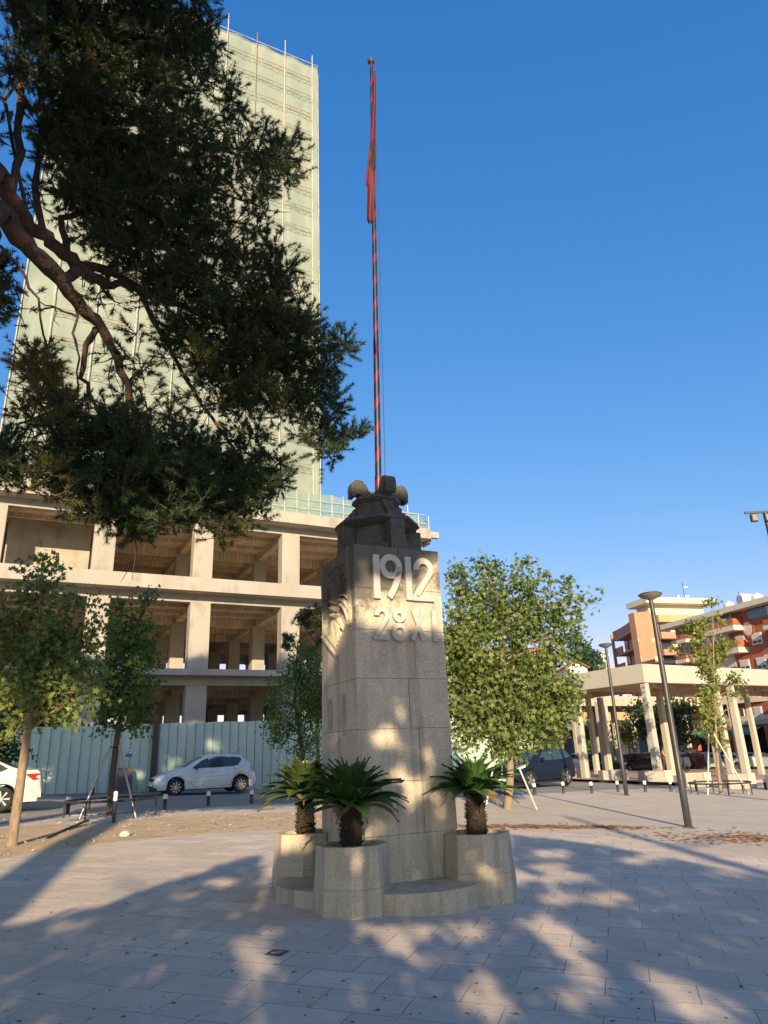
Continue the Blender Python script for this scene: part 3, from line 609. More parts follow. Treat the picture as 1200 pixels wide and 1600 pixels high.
# terrace safety net along the podium edge
M_net = mat('teal_netting', (.24, .36, .32), (.30, .42, .37), .8, 3, .2, 30)
def alpha(m, a):
    k = m.node_tree; b = k.nodes['Principled BSDF']; tr = k.nodes.new('ShaderNodeBsdfTransparent'); tl = k.nodes.new('ShaderNodeBsdfTranslucent')
    for l in k.links:
        if l.to_socket == b.inputs['Base Color']: k.links.new(l.from_socket, tl.inputs[0]); break
    m1 = k.nodes.new('ShaderNodeMixShader'); m1.inputs[0].default_value = .35; k.links.new(b.outputs[0], m1.inputs[1]); k.links.new(tl.outputs[0], m1.inputs[2])
    m2 = k.nodes.new('ShaderNodeMixShader'); m2.inputs[0].default_value = a; k.links.new(m1.outputs[0], m2.inputs[1]); k.links.new(tr.outputs[0], m2.inputs[2]); k.links.new(m2.outputs[0], k.nodes['Material Output'].inputs[0])
alpha(M_net, .22)
M_pipe = mat('pale_pipe', (.62, .60, .54), (.45, .33, .24), .6, 3)
M_rpipe = mat('rusty_pipe', (.26, .16, .09), (.33, .27, .20), .8, 1.2, rng=(.45, .6))
tn = thing('safety_netting', 'teal safety netting on pipe posts along the concrete roof terrace', 'netting', F1.p(10, 1, 15.1))
s = MB(); n = 90; us = [-12+34.2*i/n for i in range(n+1)]; vs = []
for i, u in enumerate(us):
    ph = (i % 9)/9; sag = .16*math.sin(math.pi*ph)*(1 if u > 6 else 2.6); h = 1.75-(.0 if u < 14 else (u-14)*.055)
    if u > 21: h -= (u-21)*.55
    vs += [F1.p(u, .6+.05*math.sin(i), 15.05), F1.p(u, .62+.08*math.sin(i*1.7), 15.8), F1.p(u, .6, 15.1+h-sag)]
s.add(vs, [(3*i+k, 3*i+k+1, 3*i+4+k, 3*i+3+k) for i in range(n) for k in range(2)], True); Wd(s, 'net', M_net, tn)
for i in range(0, 46):
    u = -12+34.2*i/45; s = MB(); s.tube([F1.p(u, .52, 15), F1.p(u, .52, 16.75 if u < 21 else 16.2)], .028, 5); Wd(s, 'post', M_pipe, tn)
s = MB()
for z in (15.65, 16.25): s.tube([F1.p(-12, .5, z), F1.p(22, .5, z-.02)], .02, 4)
Wd(s, 'rail', M_pipe, tn)
# netted tower
F2 = Frame((0, 0), 63); F2.P = F1.n*41.65
tw = thing('tower_block', 'tall tower wrapped in pale green netting above the concrete podium', 'tower', F2.p(7, 0, 15.1))
M_tn = mat('tower_netting', (.26, .285, .24), (.225, .26, .225), .9, .25, .15, 12, third=((.285, .31, .265), .8, (.48, .66)), stretch=(1.4, 1.4, .35))
k = m_nodes['tower_netting']; N, L = k['N'], k['L']; sp_ = N('ShaderNodeSeparateXYZ'); L(k['co'], sp_.inputs[0])
w_ = N('ShaderNodeTexWave'); w_.bands_direction = 'Z'; w_.inputs['Scale'].default_value = .155; w_.inputs['Distortion'].default_value = 1.4; w_.inputs['Detail'].default_value = 4; L(k['co'], w_.inputs[0])
mm = N('ShaderNodeMath'); mm.operation = 'MULTIPLY'; mm.inputs[1].default_value = .35; L(k['ramp'](w_.outputs['Fac'], .3, .95), mm.inputs[0])
c = k['mixc'](mm.outputs[0], k['col'], (.18, .24, .20))
st2 = N('ShaderNodeTexNoise'); st2.inputs['Scale'].default_value = 1.1; st2.inputs['Detail'].default_value = 6; mp = N('ShaderNodeMapping'); mp.inputs['Scale'].default_value = (2.2, 2.2, .12); L(k['co'], mp.inputs[0]); L(mp.outputs[0], st2.inputs[0])
mm = N('ShaderNodeMath'); mm.operation = 'MULTIPLY'; mm.inputs[1].default_value = .5; L(k['ramp'](st2.outputs[0], .52, .72), mm.inputs[0])
L(k['mixc'](mm.outputs[0], c, (.20, .235, .20)), k['b'].inputs['Base Color'])
TL, TR, TT = -6.2+2.96, 16.35, 58.8
s = MB(); nu, nzz = 60, 130; vs = []
for j in range(nzz+1):
    for i in range(nu+1):
        u = TL+(TR-TL)*i/nu; z = 18.2+(TT-18.2)*j/nzz
        pu = (u-TL)/2.47*math.pi; d = .10*abs(math.sin(pu))+.10*abs(math.sin((z-17.6)*math.pi/4.04))**.5+.08*noise.noise(Vector((u*.8, z*.6, 0)))+.06*noise.noise(Vector((u*2.5, z*1.3, 5)))
        vs.append(F2.p(u, d, z-(.10*math.sin(pu)**2 if j == nzz else 0)))
s.add(vs, [(j*(nu+1)+i, j*(nu+1)+i+1, (j+1)*(nu+1)+i+1, (j+1)*(nu+1)+i) for j in range(nzz) for i in range(nu)], True); Wd(s, 'netting', M_tn, tw)
s = MB(); F2.box(s, TL+.15, TR-.1, .35, 14, 20.1, TT-1.2); F2.box(s, TL+3, TR-.3, 1.5, 14, 15.2, 20.0); Wd(s, 'core_wall', M_inf, tw)
s = MB(); F2.box(s, TL+.1, TR-.1, .3, 14, 17.9, 18.15); F2.box(s, TL+.1, TR-.1, .3, 14, 17.35, 17.6); Wd(s, 'floor_slab', M_cc, tw)
s = MB(); F2.prism(s, [(TR+.02, 15.1), (TR+.06, 15.1), (TR+.06, TT-.8), (TR+.02, TT-.8)], .05, 14); F2.prism(s, [(TL-.06, 18), (TL-.02, 18), (TL-.02, TT-.3), (TL-.06, TT-.3)], .05, 14); F2.box(s, 6.5, TR, .02, .05, 15.1, 18.2); Wd(s, 'side_netting', M_tn, tw)
sf = thing('scaffold', 'scaffold of poles and lattice ledgers on the face of the netted tower', 'scaffold', F2.p(7, -.3, 15.1))
pu = [15.8-2.47*i for i in range(8)]
for i, u in enumerate(pu):
    tp = TT+(1.35 if i % 2 else .9)+(.3 if i == 3 else 0); z = 15.1; q = 0
    s = MB(); s.tube([F2.p(u, -.12, 15.1), F2.p(u, -.12, tp)], .036, 6); Wd(s, 'pole', M_rpipe if i == 2 else M_pipe, sf)
zz = [56.5-2.02*k for k in range(20)]
for i in range(7):
    for k, z in enumerate(zz):
        s = MB(); u0, u1 = pu[i+1]+.1, pu[i]-.1; ins = .0; a, b_ = u0+ins, u1
        for dz in (0, .42): s.tube([F2.p(a, -.09, z+dz), F2.p(b_, -.09, z+dz)], .020, 4, False)
        nn = 8; zg = [F2.p(a+(b_-a)*q/nn, -.09, z+(.42 if q % 2 else 0)) for q in range(nn+1)]
        s.tube(zg, .018, 4, False); Wd(s, 'lattice_ledger', M_rpipe, sf)
s = MB(); s.tube([F2.p(TL, -.1, TT-.1), F2.p(TR, -.1, TT-.1)], .03, 4); s.tube([F2.p(TR, -.05, 15.1), F2.p(TR, -.05, TT-1)], .03, 5); s.tube([F2.p(TL, -.05, 18), F2.p(TL, -.05, TT)], .03, 5); Wd(s, 'edge_pipe', M_pipe, sf)
# ---- green hoarding
FH = Frame((-15.3, 28.76), 62)
M_ho = mat('green_sheet_metal', (.45, .55, .47), (.39, .49, .43), .55, .6, .12, 8, third=((.50, .54, .47), 1.3, (.60, .72)), stretch=(1, 1, .4))
ho = thing('hoarding', 'pale green corrugated metal hoarding along the street', 'fence', FH.p(8, 0, 0))
g0 = lambda u: gz(FH.p(u, 0, 0).x)
def topz(x): return FH.px(x, 1131)[1]
ztop0 = 3.05
def hoard(u0, u1, name):
    s = MB(); u = u0; vs = []; n = 0; prof_ = [(0, 0), (.315, 0), (.32, .05), (.345, .05), (.35, -.03), (.385, -.03), (.39, 0)]
    cols_ = []
    while u < u1:
        for du, dd in prof_[:-1]: cols_.append((u+du, dd))
        u += .39
    cols_.append((u1, 0))
    for (uu, dd) in cols_:
        z = ztop0+.012*uu+.012*math.sin(uu*3.1); vs += [FH.p(uu, dd, g0(uu)+.02), FH.p(uu, dd+.01*math.sin(uu*5), (z+g0(uu))/2), FH.p(uu, dd, z)]
    s.add(vs, [(3*i+k, 3*i+3+k, 3*i+4+k, 3*i+1+k) for i in range(len(cols_)-1) for k in range(2)])
    o = Wd(s, name, M_ho, ho); sd2 = o.modifiers.new('s', 'SOLIDIFY'); sd2.thickness = .003
u = -14
while u < 26: hoard(u, min(u+3.9, 26), 'panel'); u += 3.9
p = G(236, 1239); uP = FH.px(236, 1239)[0]
s = MB(); ang = .0
s.prism([tuple(FH.p(uP-.11, -.25, 0))[:2], tuple(FH.p(uP+.11, -.25, 0))[:2], tuple(FH.p(uP+.11, -.08, 0))[:2], tuple(FH.p(uP-.11, -.08, 0))[:2]], g0(uP)-.1, 3.35)
tag(s.build('steel_post', mat('rusty_dark_steel', (.05, .035, .028), (.09, .055, .04), .8, 5)), 'dark rusty steel post standing against the hoarding by the nose of the hatchback', 'post')
def sign(px0, py0, px1, py1, label, base, marks, cat='notice'):
    u0, z1 = FH.px(px0, py0, -.06); u1, z0 = FH.px(px1, py1, -.06)
    t = thing('paper_notice', label, cat, FH.p((u0+u1)/2, -.05, z0)); s = MB(); FH.box(s, u0, u1, -.055, -.047, z0, z1); Wd(s, 'sheet', base, t)
    for (a, b_, c, d, mt) in marks:
        s = MB(); FH.box(s, u0+(u1-u0)*a, u0+(u1-u0)*c, -.060, -.0552, z0+(z1-z0)*b_, z0+(z1-z0)*d); Wd(s, 'printed_block', mt, t)
flat = lambda n_, c, r=.6: mat(n_, c, c, r)
Mw, Mb, Mr, Mo, Mk = flat('notice_white', (.6, .65, .72)), flat('notice_blue', (.06, .10, .28)), flat('notice_red', (.4, .05, .04)), flat('notice_orange', (.62, .26, .04)), flat('notice_black', (.03, .03, .03))
sign(197, 1172, 206, 1182, 'small notice with a dark blue lower half on the hoarding, behind the ringed tree', Mw, [(.0, .0, 1, .42, Mb), (.1, .5, .6, .62, Mr), (.1, .72, .8, .80, Mb)])
sign(238, 1155, 246, 1166, 'small white notice taped to the hoarding just right of the dark post', Mw, [(.15, .2, .85, .24, Mb), (.15, .4, .85, .44, Mb), (.15, .6, .85, .64, Mb), (.15, .78, .6, .84, Mb)])
sign(424, 1134, 437, 1145, 'small orange warning notice at the top of the hoarding behind the leafy tree', Mo, [(.1, .55, .9, .8, Mk), (.1, .3, .8, .42, Mk), (.1, .12, .9, .2, Mk)])
uB, _ = FH.px(190, 1238); s = MB(); c = FH.p(uB, -.45, 0); s.prism([tuple(FH.p(uB-.32, -.7, 0))[:2], tuple(FH.p(uB+.32, -.7, 0))[:2], tuple(FH.p(uB+.32, -.35, 0))[:2], tuple(FH.p(uB-.32, -.35, 0))[:2]], g0(uB), g0(uB)+.98,
        [tuple(FH.p(uB-.26, -.6, 0))[:2], tuple(FH.p(uB+.28, -.6, 0))[:2], tuple(FH.p(uB+.28, -.35, 0))[:2], tuple(FH.p(uB-.26, -.35, 0))[:2]])
tag(s.build('utility_box', mat('dark_grey_box', (.07, .062, .055), (.10, .09, .08), .7, 3), None, .01), 'dark grey utility box standing in front of the hoarding, seen between the tree stakes', 'utility box')

# ---- concrete canopy on the right
K = Yd(1003, 1037, 38); F3 = Frame((K.x, K.y), 58)
M_can = mat('cream_concrete', (.47, .42, .35), (.43, .385, .325), .9, .7, .2, 25, third=((.52, .45, .36), 1.4, (.6, .8)))
M_cans = board('canopy_soffit', (.62, .46, .34), (.56, .41, .30), 32)
cp = thing('canopy', 'cream concrete canopy with a deep edge beam carried on slender square columns', 'canopy', F3.p(10, 10, 0))
zt = K.z; zb = zt-.98; CU, CD = 38, 25
s = MB(); F3.box(s, 0, CU, 0, .35, zb, zt); F3.box(s, 0, .35, .352, CD, zb, zt); F3.box(s, CU-.35, CU, .352, CD, zb, zt); F3.box(s, .352, CU-.352, CD-.35, CD, zb, zt); Wd(s, 'edge_beam', M_can, cp, .01)
HU0, HU1, HD0, HD1 = 7.4, CU-7, 7.6, CD-7
s = MB(); F3.box(s, .352, CU-.352, .352, HD0, zb+.45, zb+.62); F3.box(s, .352, CU-.352, HD1, CD-.352, zb+.45, zb+.62); F3.box(s, .352, HU0, HD0+.002, HD1-.002, zb+.45, zb+.62); F3.box(s, HU1, CU-.352, HD0+.002, HD1-.002, zb+.45, zb+.62); Wd(s, 'roof_slab', M_cans, cp)
s = MB(); F3.box(s, HU0-.3, HU1+.3, HD0-.3, HD0-.002, zb+.1, zt-.05); F3.box(s, HU0-.3, HU1+.3, HD1+.002, HD1+.3, zb+.1, zt-.05); F3.box(s, HU0-.3, HU0-.002, HD0, HD1, zb+.1, zt-.05); F3.box(s, HU1+.002, HU1+.3, HD0, HD1, zb+.1, zt-.05); Wd(s, 'inner_beam', M_can, cp)
s = MB()
for i in range(6):
    for (d0, d1) in ((.352, HD0-.31), (HD1+.31, CD-.36)): F3.box(s, i*7.6+.22-.15 if i else .5, i*7.6+.22+.15 if i else .8, d0, d1, zb+.03, zb+.449)
for j in range(1, 5):
    F3.box(s, .352, HU0-.31, j*5+.07, j*5+.37, zb+.03, zb+.447); F3.box(s, HU1+.31, CU-.36, j*5+.07, j*5+.37, zb+.03, zb+.447)
F3.box(s, .352, CU-.36, 3.7, 3.95, zb+.12, zb+.448)
Wd(s, 'cross_beam', M_cans, cp)
for i in range(6):
    for j in range(6):
        if 1 < i < 4 and 1 < j < 4: continue
        u, d = i*7.6+.25-(.35 if i == 5 else 0), j*5+.25-(.45 if j == 5 else 0); q = F3.p(u, d, 0); s = MB()
        a, b_ = .185, .16; f = lambda r: [tuple(F3.p(u+x*r, d+y*r, 0))[:2] for x, y in ((-1, -1), (1, -1), (1, 1), (-1, 1))]
        s.prism(f(a), gz(q.x)-.2, zb+.0 if (i in (0, 5) or j in (0, 5)) else zb+.1, f(b_)); Wd(s, 'column', M_can, cp, .01)
for (bx_, by_, Yc) in ((934, 1212, 50), (947, 1208, 56), (959, 1204, 62), (969, 1201, 68), (1126, 1212, 45), (1144, 1214, 42.5), (1191, 1212, 48)):
    q = Yd(bx_, by_, Yc); s = MB(); f = lambda r: [tuple(q+F3.u*(x*r)+F3.n*(y*r))[:2] for x, y in ((-1, -1), (1, -1), (1, 1), (-1, 1))]
    s.prism(f(.155), gz(q.x)-.2, zb+.1, f(.14)); Wd(s, 'column', M_can, cp, .01)
M_pl = mat('red_brown_paving', (.42, .31, .245), (.36, .265, .21), .9, 1.5, .3, 60, speck=(.38, .3, .25), sscale=50)
pts_ = [F3.p(-1.5, -2.0, 0), F3.p(60, -2.0, 0), F3.p(60, 60, 0), F3.p(-1.5, 60, 0)]
b = MB(); n_ = 12; gp = lambda i, j: F3.p(-1.5+61.5*i/n_, -2+40*j/n_, 0)
vs = []
for j in range(n_+1):
    for i in range(n_+1): q = gp(i, j); vs.append((q.x, q.y, gz(q.x)+(.14 if j < 11 else .02)))
b.add(vs, [(j*(n_+1)+i, j*(n_+1)+i+1, (j+1)*(n_+1)+i+1, (j+1)*(n_+1)+i) for j in range(n_) for i in range(n_)])
for i in range(n_): q, r_ = Vector(vs[i]), Vector(vs[i+1]); b.add([(q.x, q.y, q.z-.3), (r_.x, r_.y, r_.z-.3), tuple(r_), tuple(q)], [(0, 1, 2, 3)])
structure(b.build('pavement', M_pl))
M_blk = mat('granite_block', (.36, .31, .26), (.30, .26, .215), .9, 3, .4, 80, speck=(.46, .41, .35), sscale=40)
M_blk2 = mat('pale_block', (.52, .44, .36), (.47, .40, .32), .9, 3, .2, 60)
blocks = [(863, 922, 1207, 1219), (944, 985, 1209, 1223), (1008, 1060, 1211, 1226), (1074, 1121, 1214, 1230), (1141, 1194, 1217, 1233), (1215, 1268, 1219, 1236)]
for i, (a, b_, c, d) in enumerate(blocks):
    p0 = G(a, d); p1 = G(b_, d+1); Fb = Frame((p0.x, p0.y), 80); Lb = (p1-p0).length
    lab = ['behind the black car', 'left of the canopy corner column', 'at the foot of the canopy corner column', 'between the canopy corner column and the staked young tree', 'right of the staked young tree', 'at the right edge of the view'][i]
    t = thing('stone_bench', 'long low granite block '+lab, 'stone bench', (p0.x, p0.y, gz(p0.x)), 0, 'granite blocks in front of the canopy')
    h = .60; s = MB(); Fb.box(s, 0, Lb*.72, 0, .6, gz(p0.x)-.1, gz(p0.x)+h); Wd(s, 'block', M_blk, t, .015)
    s = MB(); Fb.box(s, Lb*.72+.003, Lb, -.03, .63, gz(p0.x)-.1, gz(p0.x)+h+.012); Wd(s, 'end_block', M_blk2, t, .015)

# ---- brick-red apartment building
M_brk = mat('red_render', (.36, .105, .058), (.31, .09, .05), .9, 1.2, .3, 50)
k = m_nodes['red_render']; N, L = k['N'], k['L']; br = N('ShaderNodeTexBrick'); mp = N('ShaderNodeMapping'); mp.inputs['Rotation'].default_value = (R(90), 0, 0); L(k['co'], mp.inputs[0]); L(mp.outputs[0], br.inputs[0])
br.inputs['Scale'].default_value = 1; br.inputs['Brick Width'].default_value = .3; br.inputs['Row Height'].default_value = .1; br.inputs['Mortar Size'].default_value = .012; br.inputs['Color1'].default_value = (.85, .85, .85, 1); br.inputs['Color2'].default_value = (1.1, 1.1, 1.1, 1); br.inputs['Mortar'].default_value = (1.25, 1.5, 1.6, 1)
x = N('ShaderNodeMix'); x.data_type = 'RGBA'; x.blend_type = 'MULTIPLY'; x.inputs[0].default_value = .7; L(k['col'], x.inputs[6]); L(br.outputs[0], x.inputs[7]); L(x.outputs[2], k['b'].inputs['Base Color'])
M_cr = mat('pale_trim', (.62, .56, .48), (.56, .50, .43), .85, 2)
M_sh = mat('roller_shutter', (.60, .57, .53), (.55, .52, .48), .6, 2)
M_gl = glassy('dark_glass', (.03, .04, .05)); M_gb = glassy('blue_glass', (.10, .19, .28)); M_wf = mat('white_frame', (.72, .70, .66), None, .5)
M_void = mat('dark_interior', (.02, .018, .018), None, .9)
P4 = Yd(1200, 935, 62); F4 = Frame((P4.x, P4.y), -17)          # u grows away from the camera (to the left in the picture)
F4.n = -F4.n if F4.n.dot(Vector((1, 0, 0))) < 0 else F4.n
rb = thing('apartment_building', 'brick-red apartment building with white balconies and roller shutters', 'building', F4.p(6, 4, 0))
UE = 12.9; UN = -14
zr = P4.z
def f4(x, y, d=0): return F4.px(x, y, d)
s = MB(); F4.box(s, UN, UE, 0, 12, -2, zr-.55); Wd(s, 'wall', M_brk, rb)
s = MB(); F4.box(s, UN, UE+.9, -1.1, 12, zr-.5, zr); Wd(s, 'roof', M_cr, rb)
s = MB(); F4.box(s, UN, UE+.02, -.12, -.003, 3.15, 3.55); Wd(s, 'string_course', M_cr, rb)
def rect(x0, y0, x1, y1, d=0):           # pixel rectangle (left,top,right,bottom) -> u0,u1,z0,z1
    ua, za = f4(x0, (y0+y1)/2, d); ub, zb_ = f4(x1, (y0+y1)/2, d); uc = (ua+ub)/2; zt_ = f4((x0+x1)/2, y0, d)[1]; zb2 = f4((x0+x1)/2, y1, d)[1]
    return min(ua, ub), max(ua, ub), zb2, zt_
def window4(u0, u1, z0, z1, sh=.7):
    s = MB(); F4.box(s, u0-.1, u1+.1, -.07, -.004, z0-.1, z1+.08); o = Wd(s, 'window', M_wf, rb)
    def sub(bb, nm, mt): q = bb.build(nm, mt); q.parent = o; return q
    s = MB(); F4.box(s, u0, u1, -.075, -.0701, z0, z1); sub(s, 'pane', M_gl)
    s = MB(); F4.box(s, u0, u1, -.10, -.0752, z1-(z1-z0)*sh, z1)
    if sh > 0: sub(s, 'shutter', M_sh)
    s = MB(); F4.box(s, (u0+u1)/2-.04, (u0+u1)/2+.04, -.085, -.0752, z0, z1-(z1-z0)*sh-.002 if sh else z1); sub(s, 'mullion', M_wf)
for r_ in ((1151, 995, 1164, 1008), (1176, 990, 1190, 1005), (1158, 1032, 1171, 1045), (1184, 1028, 1197, 1044), (1071, 1009, 1077, 1020)): window4(*rect(*r_), .72 if r_[0] > 1100 else .0)
for r_ in ((1083, 1111, 1092, 1129), (1131, 1108, 1140, 1126), (1151, 1108, 1163, 1126), (1180, 1105, 1191, 1126)): window4(*rect(*r_), .0 if r_[0] < 1179 else .95)
# balconies
def balcony(x0, x1, yt, yb, dp=1.2):
    u0, u1, z0, z1 = rect(x0, yt, x1, yb, -dp); t_ = MB()
    F4.box(t_, u0, u1, -dp, -.003, z0, z0+(z1-z0)*.42); o = Wd(t_, 'balcony', M_cr, rb)
    s = MB(); F4.box(s, u0+.05, u1-.05, -dp+.08, -dp+.2, z0+(z1-z0)*.42+.002, z1); F4.box(s, u0+.05, u0+.2, -dp+.205, -.004, z0+(z1-z0)*.42+.002, z1); q = s.build('parapet', M_brk); q.parent = o
for b4 in ((1098, 1146, 971, 990), (1083, 1154, 1006, 1026), (1056, 1070, 992, 1005), (1190, 1235, 964, 980), (1056, 1072, 1024, 1036), (1192, 1240, 1010, 1026)): balcony(*b4)
for r_ in ((1096, 1140, 992, 1006), (1100, 1150, 1028, 1042)):
    u0, u1, z0, z1 = rect(r_[0], r_[2], r_[1], r_[3]); s = MB(); F4.box(s, u0, u1, -.05, -.004, z0-.2, z1+.1); Wd(s, 'shutter_panel', M_sh, rb)
for r_ in ((1121, 962, 1142, 973), (1102, 968, 1117, 977), (1168, 950, 1200, 965)):
    u0, u1, z0, z1 = rect(*r_); s = MB(); F4.box(s, u0, u1, -.06, -.004, z0, z1); Wd(s, 'terrace_window', M_gb, rb)
    s = MB(); F4.box(s, u0-.12, u0-.001, -.08, -.004, z0, z1); Wd(s, 'window_post', M_wf, rb)
u0, u1, z0, z1 = rect(1165, 977, 1174, 988); s = MB(); M4 = Matrix.Translation(F4.p((u0+u1)/2, -.01, (z0+z1)/2))@Matrix(((F4.u.x, 0, -F4.n.x, 0), (F4.u.y, 0, -F4.n.y, 0), (0, 1, 0, 0), (0, 0, 0, 1)))
ov = lambda a, b_: [(a*math.cos(2*math.pi*k/24), b_*math.sin(2*math.pi*k/24)) for k in range(24)]
s.slab(ov(.75, .85), M4, 0, .08); Wd(s, 'oval_surround', M_brk, rb); s = MB(); s.slab(ov(.52, .62), M4, .082, .1); Wd(s, 'oval_window', M_cr, rb)
# ground-floor shops seen between the canopy columns
sh_ = MB(); F4.box(sh_, UN, UE, -.06, -.005, -1.2, 3.1); Wd(sh_, 'shop_front', M_void, rb)
M_aw = mat('green_awning', (.07, .20, .15), (.09, .25, .19), .8, 6); M_ab = mat('blue_awning', (.02, .07, .28), (.03, .09, .34), .7, 6); M_grb = mat('grey_fascia', (.42, .41, .38), None, .8)
for (u0, u1, mt, zz0) in ((8.6, 12.2, M_aw, 1.9), (3.4, 7.2, M_aw, 1.9), (-3.0, 1.8, M_ab, 2.2)):
    s = MB(); s.add([F4.p(u0, -.1, zz0+.8), F4.p(u1, -.1, zz0+.8), F4.p(u1, -1.3, zz0+.25), F4.p(u0, -1.3, zz0+.25), F4.p(u0, -1.3, zz0), F4.p(u1, -1.3, zz0)], [(0, 1, 2, 3), (3, 2, 5, 4)])
    o = Wd(s, 'awning', mt, rb); sd3 = o.modifiers.new('s', 'SOLIDIFY'); sd3.thickness = .03
s = MB(); F4.box(s, UN, UE, -.35, -.061, 2.75, 3.12); Wd(s, 'shop_fascia', M_grb, rb)
for u in (UE-.5, 7.6, 2.6, -4): s = MB(); F4.box(s, u-.45, u+.45, -.5, -.062, -1.2, 2.7); Wd(s, 'brick_pier', M_brk, rb)
# roof tank, chimneys, aerials
def roofthing(name, label, cat, px_, py, fn): 
    q = F4.px(px_, py, 2.0); t = thing(name, label, cat, F4.p(q[0], 2.0, zr)); fn(t); return t
M_wh = mat('white_tank', (.68, .66, .6), None, .6)
def tank(t): s = MB(); s.tube([(-1.1, -.4, .75), (-1.0, -.4, .75), (1.0, .4, .75), (1.1, .4, .75)], [.45, .62, .62, .45], 16); s.build('vessel', M_wh, t); MB().box((0, 0, .08), (1.6, .9, .16)).build('cradle', M_cr, t)
roofthing('water_tank', 'large pale cylindrical water tank on the roof of the red building', 'water tank', 1172, 940, tank)
def drum(t): s = MB(); s.lathe([(.5, 0), (.52, .8), (.5, 1.0), (.3, 1.1), (.12, 1.25), (0, 1.3)], 16); s.build('vessel', M_wh, t)
roofthing('water_drum', 'white roof drum standing left of the large tank on the red building', 'water tank', 1140, 950, drum)
roofthing('water_drum', 'white drum at the right end of the large roof tank', 'water tank', 1184, 935, drum)
def aerial(t):
    s = MB(); s.tube([(0, 0, 0), (0, 0, 1.9)], .035, 5); s.build('mast', M_dk, t); s = MB(); s.tube([(-.7, 0, 1.7), (.6, 0, 1.75)], .02, 4)
    for k in range(5): s.tube([(-.6+.28*k, -.3, 1.72), (-.6+.28*k, .3, 1.72)], .012, 4)
    s.build('antenna', M_pipe, t)
roofthing('roof_aerial', 'thin television aerial on the roof between the drum and the tank', 'aerial', 1158, 945, aerial)

# ---- orange apartment building behind
P5 = Yd(990, 957, 84); F5 = Frame((P5.x, P5.y), 75)
M_or = mat('orange_render', (.48, .25, .155), (.43, .22, .135), .9, .8, .2, 30); M_or2 = mat('warm_yellow_render', (.52, .33, .18), (.47, .30, .16), .9, 1); M_lil = mat('pale_lilac_render', (.42, .38, .38), (.37, .335, .335), .9, 1)
M_crm = mat('cream_render', (.66, .58, .43), (.60, .53, .40), .9, 1)
ob = thing('apartment_building', 'orange apartment building with a curved balcony wing, behind the canopy', 'building', F5.p(3, 5, 0))
zo = P5.z
uF = F5.px(1027, 1000)[0]; uR = F5.px(1025, 950)[0]; uL = F5.px(1012, 945)[0]
s = MB(); F5.box(s, 0, uF, 0, 1.2, -2, zo); Wd(s, 'wall', M_or, ob)
s = MB(); F5.box(s, uF+.002, 11, .5, 3, -2, zo+.0); Wd(s, 'set_back_wall', M_crm, ob)
s = MB(); F5.box(s, -.03, uF+.03, -.05, -.003, F5.px(1010, 1003)[1], F5.px(1010, 997)[1]); F5.box(s, -.03, uF+.03, -.05, -.003, F5.px(1010, 1032)[1], F5.px(1010, 1026)[1]); Wd(s, 'string_course', M_cr, ob)
for yy in ((960, 968, M_or2), (987, 994, M_or), (1014, 1020, M_or)):
    z0, z1 = F5.px(1035, yy[1], -1)[1], F5.px(1035, yy[0], -1)[1]; s = MB(); F5.box(s, uF+.05, 10.5, -.9, .49, z0-.25, z1); Wd(s, 'balcony', yy[2], ob)
    s = MB(); F5.box(s, uF+.8, uF+2.4, .42, .497, z0-2.6, z0-.6); Wd(s, 'balcony_door', M_gl, ob)
z0, z1 = F5.px(1050, 952)[1], F5.px(1050, 940)[1]
s = MB(); F5.box(s, uR, 11.3, 1.5, 4, zo+.002, zo+1.3); Wd(s, 'penthouse', M_crm, ob)
zp = F5.px(1050, 941, 1)[1]
s = MB(); F5.box(s, uL, 12.2, .2, 4.5, zo+1.305, max(zp, zo+2.0)); Wd(s, 'roof', M_crm, ob)
# curved wing: concave arc of balconies going away to the left
A0 = F5.p(0, 0, 0); wing = []
for k in range(13):
    t = k/12; az = R(20-24*t); 
    if k == 0: q = Vector((A0.x, A0.y, 0))
    else: q = q+Vector((math.sin(az), math.cos(az), 0))*1.25
    wing.append(q.copy())
cen = Vector((math.cos(R(30)), math.sin(R(30)), 0))
def strip(bb, pts, off0, off1, z0, z1):
    n = len(pts); vs = []
    for i in range(n):
        t = (pts[min(i+1, n-1)]-pts[max(i-1, 0)]).normalized(); nn = Vector((-t.y, t.x, 0)); 
        if nn.x > 0: nn = -nn               # outward = to the left
        a, b_ = pts[i]+nn*off0, pts[i]+nn*off1
        vs += [(a.x, a.y, z0), (b_.x, b_.y, z0), (b_.x, b_.y, z1), (a.x, a.y, z1)]
    fs = [(4*i+k, 4*i+(k+1) % 4, 4*i+4+(k+1) % 4, 4*i+4+k) for i in range(n-1) for k in range(4)]+[(0, 1, 2, 3), (4*n-1, 4*n-2, 4*n-3, 4*n-4)]
    bb.add(vs, fs)
fh = (F5.px(1000, 997)[1]-F5.px(1000, 1026)[1])
s = MB(); strip(s, wing[1:], -2.6, -1.6, -2, zo-.3); Wd(s, 'wing_wall', M_lil, ob)
s = MB(); strip(s, wing[:2], -1.59, -.02, -2, zo-.02); Wd(s, 'wing_pier', M_or, ob)
s = MB(); strip(s, wing[1:], -1.58, .0, zo-1.35, zo); strip(s, wing[1:], -2.6, -1.585, zo-.29, zo-.03); Wd(s, 'wing_cornice', M_or, ob)
